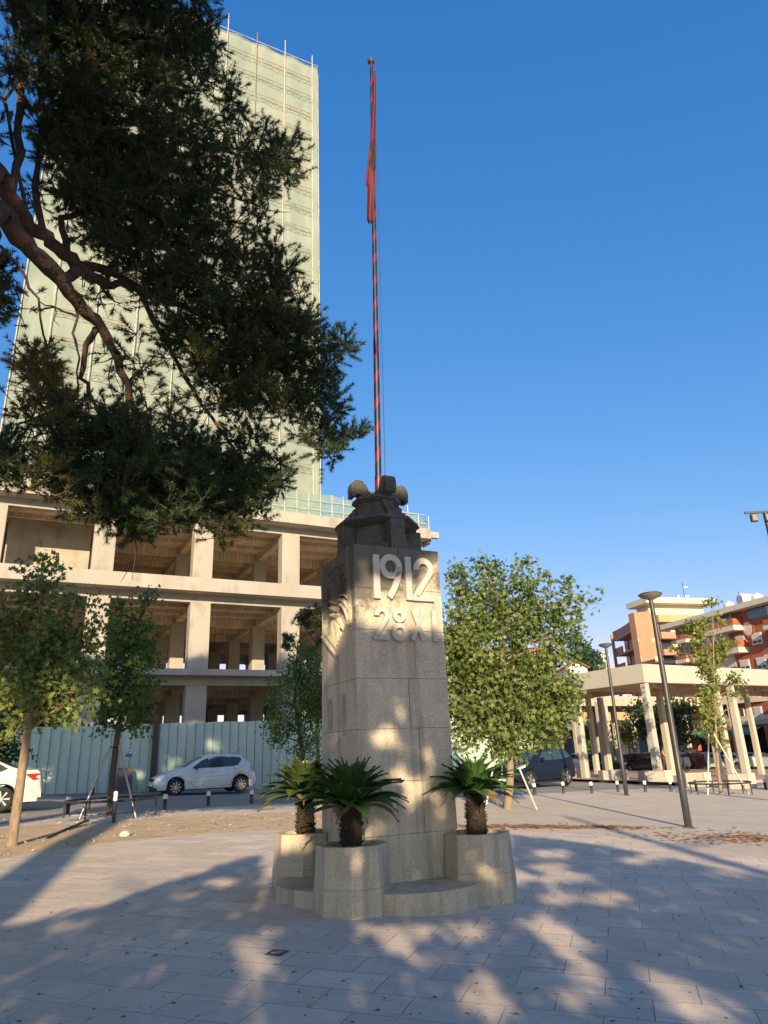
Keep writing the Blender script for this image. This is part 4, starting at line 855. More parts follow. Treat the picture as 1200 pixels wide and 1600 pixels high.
for k in range(1, 5):
    z = zo-1.35-fh*k+.3; s = MB(); strip(s, wing[1:], -1.57, -.1, z-.25, z); o = Wd(s, 'wing_balcony', M_or, ob); 
    for wp, hp in ((wing[1:8], 1.0), (wing[10:], .9)): s = MB(); strip(s, wp, -.25, -.1, z+.002, z+hp); q = s.build('parapet', M_or); q.parent = o
    for j in (5, 7, 9, 11):
        s = MB(); strip(s, wing[j:j+2], -1.56, -1.5, z+.1, z+2.1); Wd(s, 'wing_window', M_gl, ob)
    s = MB(); strip(s, [wing[0].lerp(wing[1], .2), wing[0].lerp(wing[1], .9)], -.015, .03, z+.9, z+2.5); o = Wd(s, 'window', M_wf, ob); s = MB(); strip(s, [wing[0].lerp(wing[1], .3), wing[0].lerp(wing[1], .8)], .032, .05, z+1.0, z+2.4); q = s.build('pane', M_gl); q.parent = o
s = MB(); 
for j in (2, 12): q = wing[j]; s.box((q.x-.1, q.y, zo/2-1), (.35, .35, zo+1.2))
Wd(s, 'wing_column', M_or, ob)
t = thing('roof_mast', 'tall thin communications mast on the orange building roof', 'mast', F5.p(F5.px(1071, 940, 4)[0], 4, zp))
zq = F5.px(1070, 910, 4)[1]-zp
s = MB(); s.tube([(0, 0, 0), (0, 0, zq)], [.06, .04], 5); s.build('pole', M_dk, t)
for zz_ in (.45, .8): s = MB(); s.box((.35, 0, zq*zz_), (.6, .08, .10)); s.build('antenna_arm', M_wh, t)
s = MB(); s.tube([(-.9, 0, 0), (-.9, 0, zq*.45)], .04, 5); s.box((-.9, 0, zq*.4), (.35, .35, .6)); s.build('antenna_box', M_wh, t)
# ---- small house, hill, low shops far behind
hl = MB(); n_ = 30
vs = []
for j in range(16):
    for i in range(n_+1):
        x = -150+i*14; y = 130+j*16; h = 17*math.exp(-((x-75)/75)**2)*min(1, j/7)+2.5*noise.noise(Vector((x*.02, y*.02, 0))); vs.append((x, y, h-3))
hl.add(vs, [(j*(n_+1)+i, j*(n_+1)+i+1, (j+1)*(n_+1)+i+1, (j+1)*(n_+1)+i) for j in range(15) for i in range(n_)], True)
structure(hl.build('hill', mat('hillside', (.12, .15, .05), (.22, .19, .10), .95, .08)))
def house(px0, px1, pyt, pye, pyb, Y, lab, wall, roof):
    a = Yd(px0, pye, Y); b_ = Yd(px1, pye, Y); zt_ = Yd((px0+px1)/2, pyt, Y).z; t = thing('house', lab, 'house', ((a.x+b_.x)/2, Y+4, a.z-9)); w_ = b_.x-a.x; h = 9; r = zt_-a.z
    s = MB(); s.prism([(-w_/2, -4), (w_/2, -4), (w_/2, 4), (-w_/2, 4)], 0, h); s.add([(-w_/2, -4, h), (w_/2, -4, h), (0, -4, h+r)], [(0, 1, 2)]); s.build('wall', wall, t)
    s = MB(); s.add([(-w_/2-.4, -4.5, h-.2), (0, -4.5, h+r+.15), (0, 4.5, h+r+.15), (-w_/2-.4, 4.5, h-.2)], [(0, 1, 2, 3)]); s.add([(w_/2+.4, -4.5, h-.2), (0, -4.5, h+r+.15), (0, 4.5, h+r+.15), (w_/2+.4, 4.5, h-.2)], [(3, 2, 1, 0)]); o = s.build('roof', roof, t); m_ = o.modifiers.new('s', 'SOLIDIFY'); m_.thickness = .2
    MB().box((0, -4.03, h-2.2), (1.2, .06, 1.4)).build('window', M_gl, t)
M_hw = mat('white_render', (.72, .70, .66), None, .9); M_rt = mat('red_tiles', (.38, .10, .06), (.30, .08, .05), .9, 3)
house(884, 917, 1033, 1042, 1054, 110, 'small white house with a red roof behind the canopy', M_hw, M_rt)
house(932, 948, 1019, 1023, 1030, 150, 'distant white house on the hill left of the orange building', M_hw, M_hw)
# low dark commercial building behind the car park, left of the brick one
P6 = Yd(930, 1170, 78); F6 = Frame((P6.x-2, P6.y), 66)
lb = thing('commercial_building', 'low commercial building with a striped canopy, seen under the concrete canopy', 'building', F6.p(8, 3, 0))
M_db = mat('blue_grey_wall', (.10, .115, .14), (.08, .09, .11), .8, 1)
s = MB(); F6.box(s, -14, 12, 0, 5, -2, 4.2); Wd(s, 'wall', M_db, lb)
s = MB(); F6.box(s, -14, 12, -.3, -.003, 4.0, 5.4); Wd(s, 'fascia', M_or2, lb)
for k in range(8): s = MB(); F6.box(s, -13+k*3.1, -11+k*3.1, -.05, -.003, -.6, 2.2); Wd(s, 'shop_window', M_gb if k % 3 else M_cr, lb)
for k in range(26): s = MB(); F6.box(s, -1+k*.42, -.79+k*.42, -1.3, -.31, 3.1+.0, 3.5); Wd(s, 'awning_strip', M_cr if k % 2 else M_db, lb)
# row of pale buildings glimpsed behind the big maple
s0 = Yd(705, 1040, 120); F7 = Frame((s0.x-6, s0.y), 80); fb = thing('terrace_building', 'pale pink building glimpsed through the maple right of the monument', 'building', F7.p(10, 4, 0))
s = MB(); F7.box(s, 0, 24, 0, 8, -3, F7.px(720, 1020)[1]); Wd(s, 'wall', mat('pink_render', (.50, .32, .25), None, .9), fb)
s = MB(); F7.box(s, -.2, 24.2, -.2, 8.2, F7.px(720, 1020)[1]+.002, F7.px(720, 1014)[1]); Wd(s, 'roof', M_rt, fb)
for k in range(7): s = MB(); F7.box(s, 1.5+k*3.2, 2.9+k*3.2, -.05, -.003, F7.px(720, 1042)[1], F7.px(720, 1030)[1]); Wd(s, 'window', M_gl, fb)
# ================================================================ VEHICLES
def paint(name, c, rough=.28, coat=.6): return mat(name, c, c, rough, coat=coat)
M_tyre = mat('tyre_rubber', (.02, .02, .02), None, .85); M_rim = mat('alloy', (.52, .52, .54), None, .3, metal=.7); M_rimd = mat('dark_hub', (.04, .04, .045), None, .4)
M_lamp = glassy('headlight_glass', (.55, .58, .62), .15); M_tail = glassy('tail_light_red', (.45, .02, .02), .2); M_trim = mat('black_trim', (.02, .02, .022), None, .5); M_cgl = glassy('car_glass', (.035, .055, .065), .04)
M_plate = mat('number_plate', (.7, .7, .68), None, .5)
def interp(tb, x):
    if x <= tb[0][0]: return tb[0][1]
    for i in range(len(tb)-1):
        if x <= tb[i+1][0]:
            f = (x-tb[i][0])/(tb[i+1][0]-tb[i][0]); return tb[i][1]*(1-f)+tb[i+1][1]*f
    return tb[-1][1]
def make_car(name, label, cat, S, pm, detail=True, group=None):
    # x: 0 = nose ... L = tail; y = across; built centred on its middle, nose towards -x
    L_, Wh = S['L'], S['W']/2; top, belt, wx, r = S['top'], S['belt'], S['wheels'], S['r']
    t = thing(name, label, cat, (0, 0, 0), 0, group); zs_ = S.get('sill', .24)
    def width(x):
        a = min(1, (x/.55)) if x < .55 else 1; b_ = min(1, (L_-x)/.45) if x > L_-.45 else 1
        return Wh*(.80+.20*math.sin(a*math.pi/2))*(.86+.14*math.sin(b_*math.pi/2))
    def sec(x):
        W_ = width(x); tp, bl_ = interp(top, x), interp(belt, x); bl_ = min(bl_, tp-.01); zb = zs_+(.10 if x < .1 or x > L_-.1 else 0)
        for w_ in wx:
            if abs(x-w_) < r+.05: zb = max(zb, r+math.sqrt(max(0, (r+.05)**2-(x-w_)**2)))
        zb = min(zb, bl_-.08); cab = max(0, min(1, (tp-bl_)/.35))
        p = [(W_*.96, zb), (W_, zb+(bl_-zb)*.35), (W_*1.0, zb+(bl_-zb)*.62), (W_*.955, bl_)]
        wr = W_*(.93-.17*cab*S.get('tum', 1)); zr_ = tp-.05*cab
        for f in (.5, .9): p.append((W_*.945*(1-f)+wr*f, bl_*(1-f)+zr_*f))
        p.append((wr*.90, tp-.015)); p.append((wr*.5, tp+.012)); p.append((0, tp+.02)); return p
    xs_ = sorted(set([0, .03, .08, .15]+[k*.07 for k in range(3, int(L_/.07))]+[L_-.15, L_-.08, L_-.03, L_]+[round(w_+s*(r+.05), 3) for w_ in wx for s in (-1, 1)]))
    bb = MB(); m_ = len(sec(1)); vs = []
    for x in xs_:
        p = sec(x); e = .0
        for (y, z) in p: vs.append((x-L_/2, -y, z))
        for (y, z) in reversed(p[:-1]): vs.append((x-L_/2, y, z))
    k = 2*m_-1; fs = [(i*k+j, (i+1)*k+j, (i+1)*k+j+1, i*k+j+1) for i in range(len(xs_)-1) for j in range(k-1)]
    bb.add(vs, fs, True); bb.add(vs[:k], [tuple(range(k))]); bb.add(vs[-k:], [tuple(range(k-1, -1, -1))])
    body = bb.build('body', pm, t)
    bb = MB(); bb.box((0, 0, .30), (L_-.5, S['W']-.42, .24)); bb.build('underbody', M_trim, t)
    def sideY(x, z):
        p = sec(x)
        for i in range(len(p)-1):
            if p[i][1] <= z <= p[i+1][1]: f = (z-p[i][1])/max(1e-6, p[i+1][1]-p[i][1]); return p[i][0]*(1-f)+p[i+1][0]*f
        return p[3][0]
    def patch_(name_, poly, mt, sides=(-1, 1), off=.008, lab=None):
        for sg in sides:
            cx = sum(q[0] for q in poly)/len(poly); cz_ = sum(q[1] for q in poly)/len(poly); P2 = []
            for i in range(len(poly)):
                a, b_ = poly[i], poly[(i+1) % len(poly)]
                for q in range(4): f = q/4; P2.append((a[0]*(1-f)+b_[0]*f, a[1]*(1-f)+b_[1]*f))
            v = [(x-L_/2, sg*(sideY(x, z)+off), z) for x, z in P2]+[(cx-L_/2, sg*(sideY(cx, cz_)+off), cz_)]
            n = len(P2); s = MB(); s.add(v, [((i, (i+1) % n, n) if sg < 0 else ((i+1) % n, i, n)) for i in range(n)], True); s.build(name_, mt, t)
    for i, w_ in enumerate(S['win']): patch_('side_window', w_, M_cgl)
    for pl in S.get('pillars', []): patch_('pillar', pl, M_trim, off=.012)
    # windscreen and rear window follow the sloping top
    for nm, (xa, xb) in (('windscreen', S['ws']), ('rear_window', S['rw'])):
        s = MB(); n = 8; v = []
        for i in range(n+1):
            x = xa+(xb-xa)*i/n; p = sec(x); w_ = p[-3][0]*.93; dz = .018
            for g in range(-4, 5): v.append((x-L_/2-(.006 if nm == 'windscreen' else -.006), w_*g/4, interp(top, x)+.02-.03*(g/4)**2+dz-.010))
        s.add(v, [(i*9+j, (i+1)*9+j, (i+1)*9+j+1, i*9+j+1) for i in range(n) for j in range(8)], True); s.build(nm, M_cgl, t)
    for w_ in wx:
        for sg in (-1, 1):
            yc = sg*(Wh-.11); wh = bpy.data.objects.new('wheel', None); COL.objects.link(wh); wh.parent = t; wh.location = (w_-L_/2, yc, r)
            prof = [(r*.66, -.10), (r*.92, -.105), (r, -.07), (r, .07), (r*.92, .105), (r*.66, .10)]
            Mx = Matrix.Rotation(math.pi/2, 4, 'X'); s = MB(); s.lathe(prof, 28); s.v = [tuple(Mx@Vector(q)) for q in s.v]; s.build('tyre', M_tyre, wh)
            s = MB(); s.lathe([(r*.68, sg*-.095), (r*.64, sg*-.07), (r*.60, sg*-.03), (0, sg*-.02)], 24); s.v = [tuple(Mx@Vector(q)) for q in s.v]; s.build('hub', M_rimd, wh)
            s = MB()
            nsp = S.get('spokes', 5)
            for q in range(nsp):
                a = 2*math.pi*q/nsp; da = math.pi/nsp*.42
                pts_ = [(r*.10*math.cos(a-da*2), r*.10*math.sin(a-da*2)), (r*.66*math.cos(a-da*.7), r*.66*math.sin(a-da*.7)), (r*.66*math.cos(a+da*.7), r*.66*math.sin(a+da*.7)), (r*.10*math.cos(a+da*2), r*.10*math.sin(a+da*2))]
                yy = sg*.085; s.add([(x, yy, z) for x, z in pts_]+[(x, yy-sg*.03, z) for x, z in pts_], [(0, 1, 2, 3), (3, 2, 6, 7), (0, 4, 5, 1)])
            ringp = [(r*.70*math.cos(2*math.pi*q/24), yy, r*.70*math.sin(2*math.pi*q/24)) for q in range(25)]; s.tube(ringp, .014, 5, False); s.tube([(0, yy-.02*sg, 0), (0, yy+.015*sg, 0)], [.05, .045], 10)
            s.build('rim', M_rim, wh)
            # dark arch liner
            s = MB(); n = 16; v = []
            for q in range(n+1):
                a = math.pi*q/n; R_ = r+.048; x, z = w_-L_/2+R_*math.cos(a), r+R_*math.sin(a); v += [(x, sg*(Wh-.35), z), (x, sg*(sideY(w_+R_*math.cos(a)*.999, z)+.004), z), (w_-L_/2+(R_+.03)*math.cos(a), sg*(sideY(min(L_, max(0, w_+(R_+.03)*math.cos(a))), r+(R_+.03)*math.sin(a))+.006), r+(R_+.03)*math.sin(a))]
            s.add(v, [(3*i, 3*i+1, 3*i+4, 3*i+3) for i in range(n)]+[(3*i+1, 3*i+2, 3*i+5, 3*i+4) for i in range(n)], True); s.build('wheel_arch', S.get('arch', M_trim), t)
    patch_('headlight', S['head'], M_lamp, off=.012); patch_('tail_light', S['tail'], M_tail, off=.012)
    if detail:
        for d_ in S['doors']:
            for sg in (-1, 1):
                s = MB(); pts_ = [(x-L_/2, sg*(sideY(x, z)+.003), z) for x, z in d_]; s.tube(pts_, .006, 4, False); s.build('door_gap', M_trim, t)
        for (hx, hz) in S['handles']:
            for sg in (-1, 1): s = MB(); s.box((hx-L_/2, sg*(sideY(hx, hz)+.02), hz), (.20, .03, .03)); s.build('door_handle', pm, t, .008)
        for sg in (-1, 1):
            mx_, mz_ = S['mirror']; s = MB(); yy = sg*(sideY(mx_, mz_)+.13); s.prism([(mx_-L_/2-.06, yy-.10), (mx_-L_/2+.06, yy-.10), (mx_-L_/2+.05, yy+.10), (mx_-L_/2-.04, yy+.09)], mz_-.07, mz_+.08); s.build('mirror', S.get('mirrorm', pm), t, .03)
        for ex, sgx in ((0, -1), (L_, 1)):
            s = MB(); s.box((ex-L_/2+sgx*.005, 0, .50 if ex else .42), (.03, .52, .11)); s.build('number_plate', M_plate, t)
            s = MB(); s.box((ex-L_/2-sgx*.012, 0, .36 if ex else .34), (.05, Wh*1.3, .08)); s.build('bumper_insert', M_trim, t)
        s = MB(); s.box((-L_/2+.018, 0, .60*S.get('gz', 1)), (.05, .8, .11)); s.build('grille', M_trim, t)
    return t
hatch = dict(L=4.03, W=1.70, r=.315, wheels=(.80, 3.375), spokes=9, sill=.23,
    top=[(0, .52), (.06, .66), (.25, .78), (.75, .93), (1.02, 1.0), (1.22, 1.08), (1.65, 1.32), (1.95, 1.43), (2.4, 1.485), (3.0, 1.47), (3.45, 1.41), (3.72, 1.22), (3.9, 1.00), (4.0, .80), (4.03, .55)],
    belt=[(0, .5), (.5, .72), (1.2, .93), (2.4, .97), (3.4, 1.02), (3.7, 1.02), (4.03, .52)],
    win=[[(1.40, .985), (1.78, 1.26), (2.12, 1.385), (2.36, 1.40), (2.36, .99)], [(2.46, .995), (2.46, 1.40), (2.95, 1.395), (3.36, 1.34), (3.42, 1.26), (3.25, 1.05), (3.05, 1.01)]], pillars=[[(2.36, .99), (2.36, 1.41), (2.46, 1.41), (2.46, .99)]],
    ws=(1.12, 1.85), rw=(3.55, 3.86), head=[(.14, .64), (.30, .76), (.72, .83), (.66, .72), (.30, .62)], tail=[(3.74, 1.01), (3.88, .98), (3.955, .84), (3.90, .76), (3.80, .84)],
    doors=[[(1.42, .95), (1.36, .5), (1.5, .30), (2.36, .28), (2.41, .97)], [(2.41, .97), (2.42, .28), (3.0, .32), (3.1, .55), (3.36, .8), (3.36, 1.0)], [(1.45, .62), (2.9, .70)]], handles=[(2.2, .86), (3.18, .93)], mirror=(1.55, 1.02), mirrorm=M_trim)
sedan = dict(L=4.58, W=1.77, r=.32, wheels=(.84, 3.60), spokes=7, sill=.22,
    top=[(0, .50), (.05, .66), (.3, .78), (.9, .93), (1.25, 1.0), (1.5, 1.12), (1.95, 1.35), (2.3, 1.43), (2.8, 1.445), (3.3, 1.37), (3.75, 1.17), (4.05, 1.07), (4.45, 1.06), (4.54, .92), (4.58, .5)],
    belt=[(0, .48), (.6, .72), (1.3, .92), (3.0, .97), (4.0, 1.02), (4.5, .98), (4.58, .48)],
    win=[[(1.62, .98), (2.05, 1.28), (2.4, 1.37), (2.6, 1.375), (2.6, .99)], [(2.68, .99), (2.68, 1.375), (3.0, 1.35), (3.45, 1.24), (3.68, 1.10), (3.5, 1.03)]], pillars=[[(2.6, .99), (2.6, 1.385), (2.68, 1.385), (2.68, .99)]],
    ws=(1.3, 2.15), rw=(3.35, 4.0), head=[(.10, .62), (.25, .74), (.66, .82), (.62, .70), (.3, .60)], tail=[(4.12, .95), (4.50, .955), (4.545, .80), (4.34, .775)],
    doors=[[(1.66, .95), (1.5, .6), (1.6, .30), (2.6, .27), (2.64, .97)], [(2.64, .97), (2.65, .28), (3.1, .30), (3.3, .6), (3.55, .85), (3.6, 1.0)]], handles=[(2.4, .87), (3.38, .90)], mirror=(1.75, 1.02))
suv = dict(L=4.82, W=1.92, r=.385, wheels=(.90, 3.83), spokes=5, sill=.34, tum=.85, gz=1.25,
    top=[(0, .68), (.05, .86), (.25, 1.0), (.9, 1.13), (1.35, 1.20), (1.6, 1.33), (2.05, 1.61), (2.4, 1.71), (3.0, 1.75), (3.9, 1.72), (4.3, 1.60), (4.6, 1.28), (4.76, 1.05), (4.82, .60)],
    belt=[(0, .64), (.6, .95), (1.4, 1.13), (3.0, 1.16), (4.3, 1.22), (4.6, 1.2), (4.82, .58)],
    win=[[(1.72, 1.18), (2.15, 1.50), (2.45, 1.63), (2.82, 1.66), (2.82, 1.18)], [(2.90, 1.18), (2.90, 1.66), (3.65, 1.64), (3.7, 1.20)], [(3.78, 1.22), (3.75, 1.62), (4.1, 1.58), (4.3, 1.42), (4.3, 1.27)]], pillars=[[(2.82, 1.17), (2.82, 1.67), (2.9, 1.67), (2.9, 1.17)]],
    ws=(1.45, 2.25), rw=(4.3, 4.65), head=[(.12, .90), (.3, 1.00), (.70, 1.04), (.60, .93), (.3, .86)], tail=[(4.45, 1.15), (4.68, 1.12), (4.76, .92), (4.55, .92), (4.48, 1.02)],
    doors=[[(1.75, 1.14), (1.55, .7), (1.65, .42), (2.80, .38), (2.86, 1.16)], [(2.86, 1.16), (2.87, .38), (3.35, .42), (3.5, .8), (3.72, 1.0), (3.74, 1.18)]], handles=[(2.6, 1.04), (3.5, 1.08)], mirror=(1.85, 1.22), arch=M_trim)
def put_car(t, p, az):                   # nose points opposite to compass az
    t.location = (p[0], p[1], gz(p[0])); t.rotation_euler = (0, R(1.9)*0, R(90-az))
M_wp = paint('white_paint', (.62, .62, .60)); M_np = paint('navy_black_paint', (.010, .016, .034), .3, .25)
hc = make_car('hatchback', 'white five-door hatchback parked in front of the green hoarding', 'car', hatch, M_wp)
s = MB(); s.tube([(1.2, -.2, 1.48), (1.55, -.2, 1.72)], .008, 4); s.build('antenna', M_trim, hc)
def center_from(px, py, az, half, front=True):
    g = G(px, py); return (g.x, g.y)
a = FH.px(312, 1238, -2.0)[0]; q = FH.p(a, -2.35, 0); put_car(hc, (q.x, q.y), 62); 
sc_ = make_car('sedan', 'cream-white saloon with red tail lights, half out of view at the left edge', 'car', sedan, paint('cream_white_paint', (.66, .62, .54)))
dS = Vector((math.sin(R(66)), math.cos(R(66)))); rear = Yd(67, 1255, 21.6); sc_c = Vector((rear.x, rear.y))-dS*2.35; put_car(sc_, (sc_c.x, sc_c.y), 66)
M_np.node_tree.nodes['Principled BSDF'].inputs['Specular IOR Level'].default_value = .10; M_np.node_tree.nodes['Principled BSDF'].inputs['Coat Weight'].default_value = .0
sv = make_car('suv', 'dark navy-black SUV parked by the bollards right of the maple', 'car', suv, M_np)
dV = Vector((math.sin(R(46)), math.cos(R(46)))); q = G(858, 1236); put_car(sv, (6.55, 35.0), 46)
# parked cars beyond the canopy: simpler build, varied paint
far = [(992, 1207, 'black', (.012, .012, .015), sedan, 60, 'black saloon in the far car park, left of the canopy corner column'), (930, 1203, 'dark', (.02, .022, .03), hatch, 20, 'dark hatchback behind the left row of canopy columns'),
       (907, 1202, 'white', (.6, .6, .6), sedan, 30, 'pale car glimpsed behind the left canopy columns'), (1050, 1204, 'white', (.55, .53, .50), hatch, 158, 'white hatchback just right of the canopy corner column, rear towards the view'),
       (1073, 1206, 'maroon', (.05, .012, .015), hatch, 160, 'dark maroon hatchback in the far car park, left of the silver one'), (1096, 1207, 'silver', (.36, .33, .29), hatch, 160, 'silver hatchback in the far car park beside the staked young tree'),
       (1148, 1208, 'pale', (.5, .5, .5), sedan, 160, 'pale saloon between the front canopy columns'), (1172, 1208, 'blue-grey', (.20, .23, .27), hatch, 160, 'blue-grey hatchback right of the front canopy columns'), (1197, 1210, 'red', (.10, .02, .02), sedan, 158, 'dark red car at the right edge of the far car park'),
       (1010, 1202, 'grey', (.06, .06, .07), hatch, 155, 'dark grey hatchback behind the black saloon')]
for i, (x, y, nm, c, S, az, lab) in enumerate(far):
    g = G(x, y); dd = min(60/g.y, 1.25); dd = (64-(4 if S is sedan and az == 60 else 0))/g.y; X = g.x*dd
    t = make_car('parked_car', lab, 'car', S, paint('paint_'+nm.replace('-', '_')+('_%d' % i if i in (3, 6) else ''), c, .3), False, 'cars in the far car park'); put_car(t, (X, g.y*dd), az)

# ================================================================ STREET FURNITURE
M_bb = mat('black_steel', (.022, .022, .022), (.035, .033, .03), .5, 20); M_bw = mat('white_lens', (.72, .70, .64), None, .4)
bol = None; bpos = [(105, 1272, 'left of the ringed tree, near the saloon'), (177, 1286, 'inside the steel ring of the staked tree'), (257, 1266, 'below the nose of the white hatchback'), (325, 1260, 'below the rear door of the white hatchback'), (393, 1257, 'behind the tail of the white hatchback'),
        (145, 1242, 'beyond the street, left of the tree stakes'), (386, 1233, 'at the foot of the hoarding behind the hatchback'), (836, 1243, 'at the front wheel of the black SUV'), (881, 1240, 'at the rear wheel of the black SUV'), (925, 1240, 'just right of the black SUV'), (966, 1238, 'left of the far lamp post foot'), (1009, 1238, 'between the two lamp posts, nearer the far one'),
        (1049, 1237, 'just left of the near lamp post'), (1089, 1236, 'left of the staked young tree'), (1128, 1236, 'behind the staked young tree'), (1162, 1236, 'right of the staked young tree'), (1197, 1234, 'at the right edge of the view'), (483, 1252, 'behind the back left planter')]
for i, (x, y, lab) in enumerate(bpos):
    g = G(x, y); lab = 'short black bollard with a white top '+lab
    if bol is None:
        t = thing('bollard', lab, 'bollard', (g.x, g.y, gz(g.x)), 0, 'black and white bollards along the street')
        s = MB(); s.lathe([(.055, -.05), (.055, .30), (.0, .301)], 14); s.build('post', M_bb, t); s = MB(); s.lathe([(.064, .302), (.064, .42), (.05, .435), (0, .44)], 14); s.build('cap', M_bw, t); bol = t
    else: t = dup(bol, (g.x, g.y, gz(g.x)), 0, lab)
    if x == 177: t.scale = (.8, .8, 1.6)
M_lp = mat('lamp_steel', (.035, .032, .030), (.05, .046, .042), .45, 8); M_lpu = mat('lamp_underside', (.22, .20, .175), None, .5)
def lamp(px, py, ptop, lab, rd):
    g = G(px, py); top = Yd(ptop[0], ptop[1], g.y); h = top.z-g.z; t = thing('street_lamp', lab, 'street lamp', (g.x, g.y, g.z), 0, 'disc-topped street lamps')
    s = MB(); s.lathe([(.11, -.05), (.11, .015), (.078, .02), (.074, 1.5), (.07, 1.52), (.052, h-.06), (.045, h-.02)], 18); s.build('pole', M_lp, t)
    s = MB(); s.lathe([(.05, h-.05), (.10, h-.02), (rd*.8, h+.03), (rd*.99, h+.085)], 32); s.build('lamp_underside', M_lpu, t)
    s = MB(); s.lathe([(rd*.99, h+.087), (rd, h+.10), (rd*.8, h+.125), (0, h+.16)], 32); s.build('disc_head', M_lp, t)
lamp(1076, 1293, (1016, 935), 'near disc-topped street lamp, the tallest on the right', .28)
lamp(979, 1243, (945, 1011), 'farther disc-topped street lamp left of the canopy corner column', .28)
# floodlight mast cut by the right edge
b0 = Yd(1195, 800, 22); t = thing('floodlight_mast', 'dark floodlight mast with a crossbar, cut by the right edge of the view', 'floodlight', (b0.x, 22, gz(b0.x)))
hh = b0.z-gz(b0.x); s = MB(); s.tube([(0, 0, 0), (0, 0, hh)], [.13, .07], 14); s.build('pole', M_lp, t)
s = MB(); s.box((0, 0, hh), (1.35, .07, .07)); s.build('crossbar', M_lp, t)
for x in (-.45, .45, .0): s = MB(); s.box((x, -.08, hh-.22), (.20, .14, .26)); o = s.build('floodlight', M_lp, t, .01); s = MB(); s.box((x, -.155, hh-.22), (.15, .01, .2)); q = s.build('lens', M_lpu, None); q.parent = o; s = MB(); s.box((x, 0, hh-.06), (.03, .03, .1)); q = s.build('bracket', M_lp); q.parent = o
# steel rings and stakes round the young trees
M_st = mat('galvanised_steel', (.42, .41, .39), (.30, .28, .26), .4, 9, metal=.6)
def ring_guard(c, rr, lab, h=.42):
    t = thing('ring_guard', lab, 'tree guard', (c[0], c[1], gz(c[0])), 0, 'steel rings round the young trees')
    s = MB(); pts_ = [(rr*math.cos(2*math.pi*k/40), rr*math.sin(2*math.pi*k/40), h) for k in range(41)]; s.tube(pts_, .03, 6, False); s.build('ring', M_bb, t)
    for k in range(6): a = k*math.pi/3+.35; s = MB(); s.tube([(rr*math.cos(a), rr*math.sin(a), -.03), (rr*math.cos(a), rr*math.sin(a), h-.02)], .024, 6); s.build('leg', M_bb, t)
def stakes(c, h, sp, lab, mt, a0=.5):
    t = thing('tree_stakes', lab, 'tree stakes', (c[0], c[1], gz(c[0])), 0, 'stakes propping young trees')
    for k in range(3): a = a0+k*2*math.pi/3; s = MB(); s.tube([(sp*math.cos(a), sp*math.sin(a), -.02), (.12*math.cos(a), .12*math.sin(a), h)], .028, 7); s.build('stake', mt, t)
    s = MB(); pts_ = [(.13*math.cos(a0+k*2*math.pi/3), .13*math.sin(a0+k*2*math.pi/3), h-.04) for k in range(4)]; s.tube(pts_, .02, 5); s.build('collar', M_bb, t)
g1 = G(172, 1276); ring_guard((g1.x, g1.y), 1.12, 'black steel ring guard round the staked tree in front of the hoarding'); stakes((g1.x, g1.y-.1), 1.75, .78, 'grey steel stakes propping the tree in front of the hoarding', M_st, -2.3)
g2 = G(1127, 1241); ring_guard((g2.x, g2.y), 1.1, 'black steel ring guard round the thin young tree on the right'); stakes((g2.x, g2.y), 2.2, .95, 'pale stakes propping the thin young tree on the right', mat('pale_stake', (.6, .56, .5), None, .6), -2.5)
g3 = G(794, 1264); stakes((g3.x, g3.y), 2.0, .85, 'pale stakes propping the maple right of the monument', mat('weathered_stake', (.5, .46, .4), None, .6), -.5)
# black irrigation hose on the dirt
p_ = [G(138, 1284), G(128, 1287), G(118, 1292), G(105, 1297), G(92, 1303), G(80, 1309), G(72, 1312)]; s = MB(); s.tube([Vector((q.x, q.y, q.z+.03)) for q in p_], .022, 6); tag(s.build('hose', M_bb), 'black hose snaking over the dirt from the foot of a tree stake', 'hose')
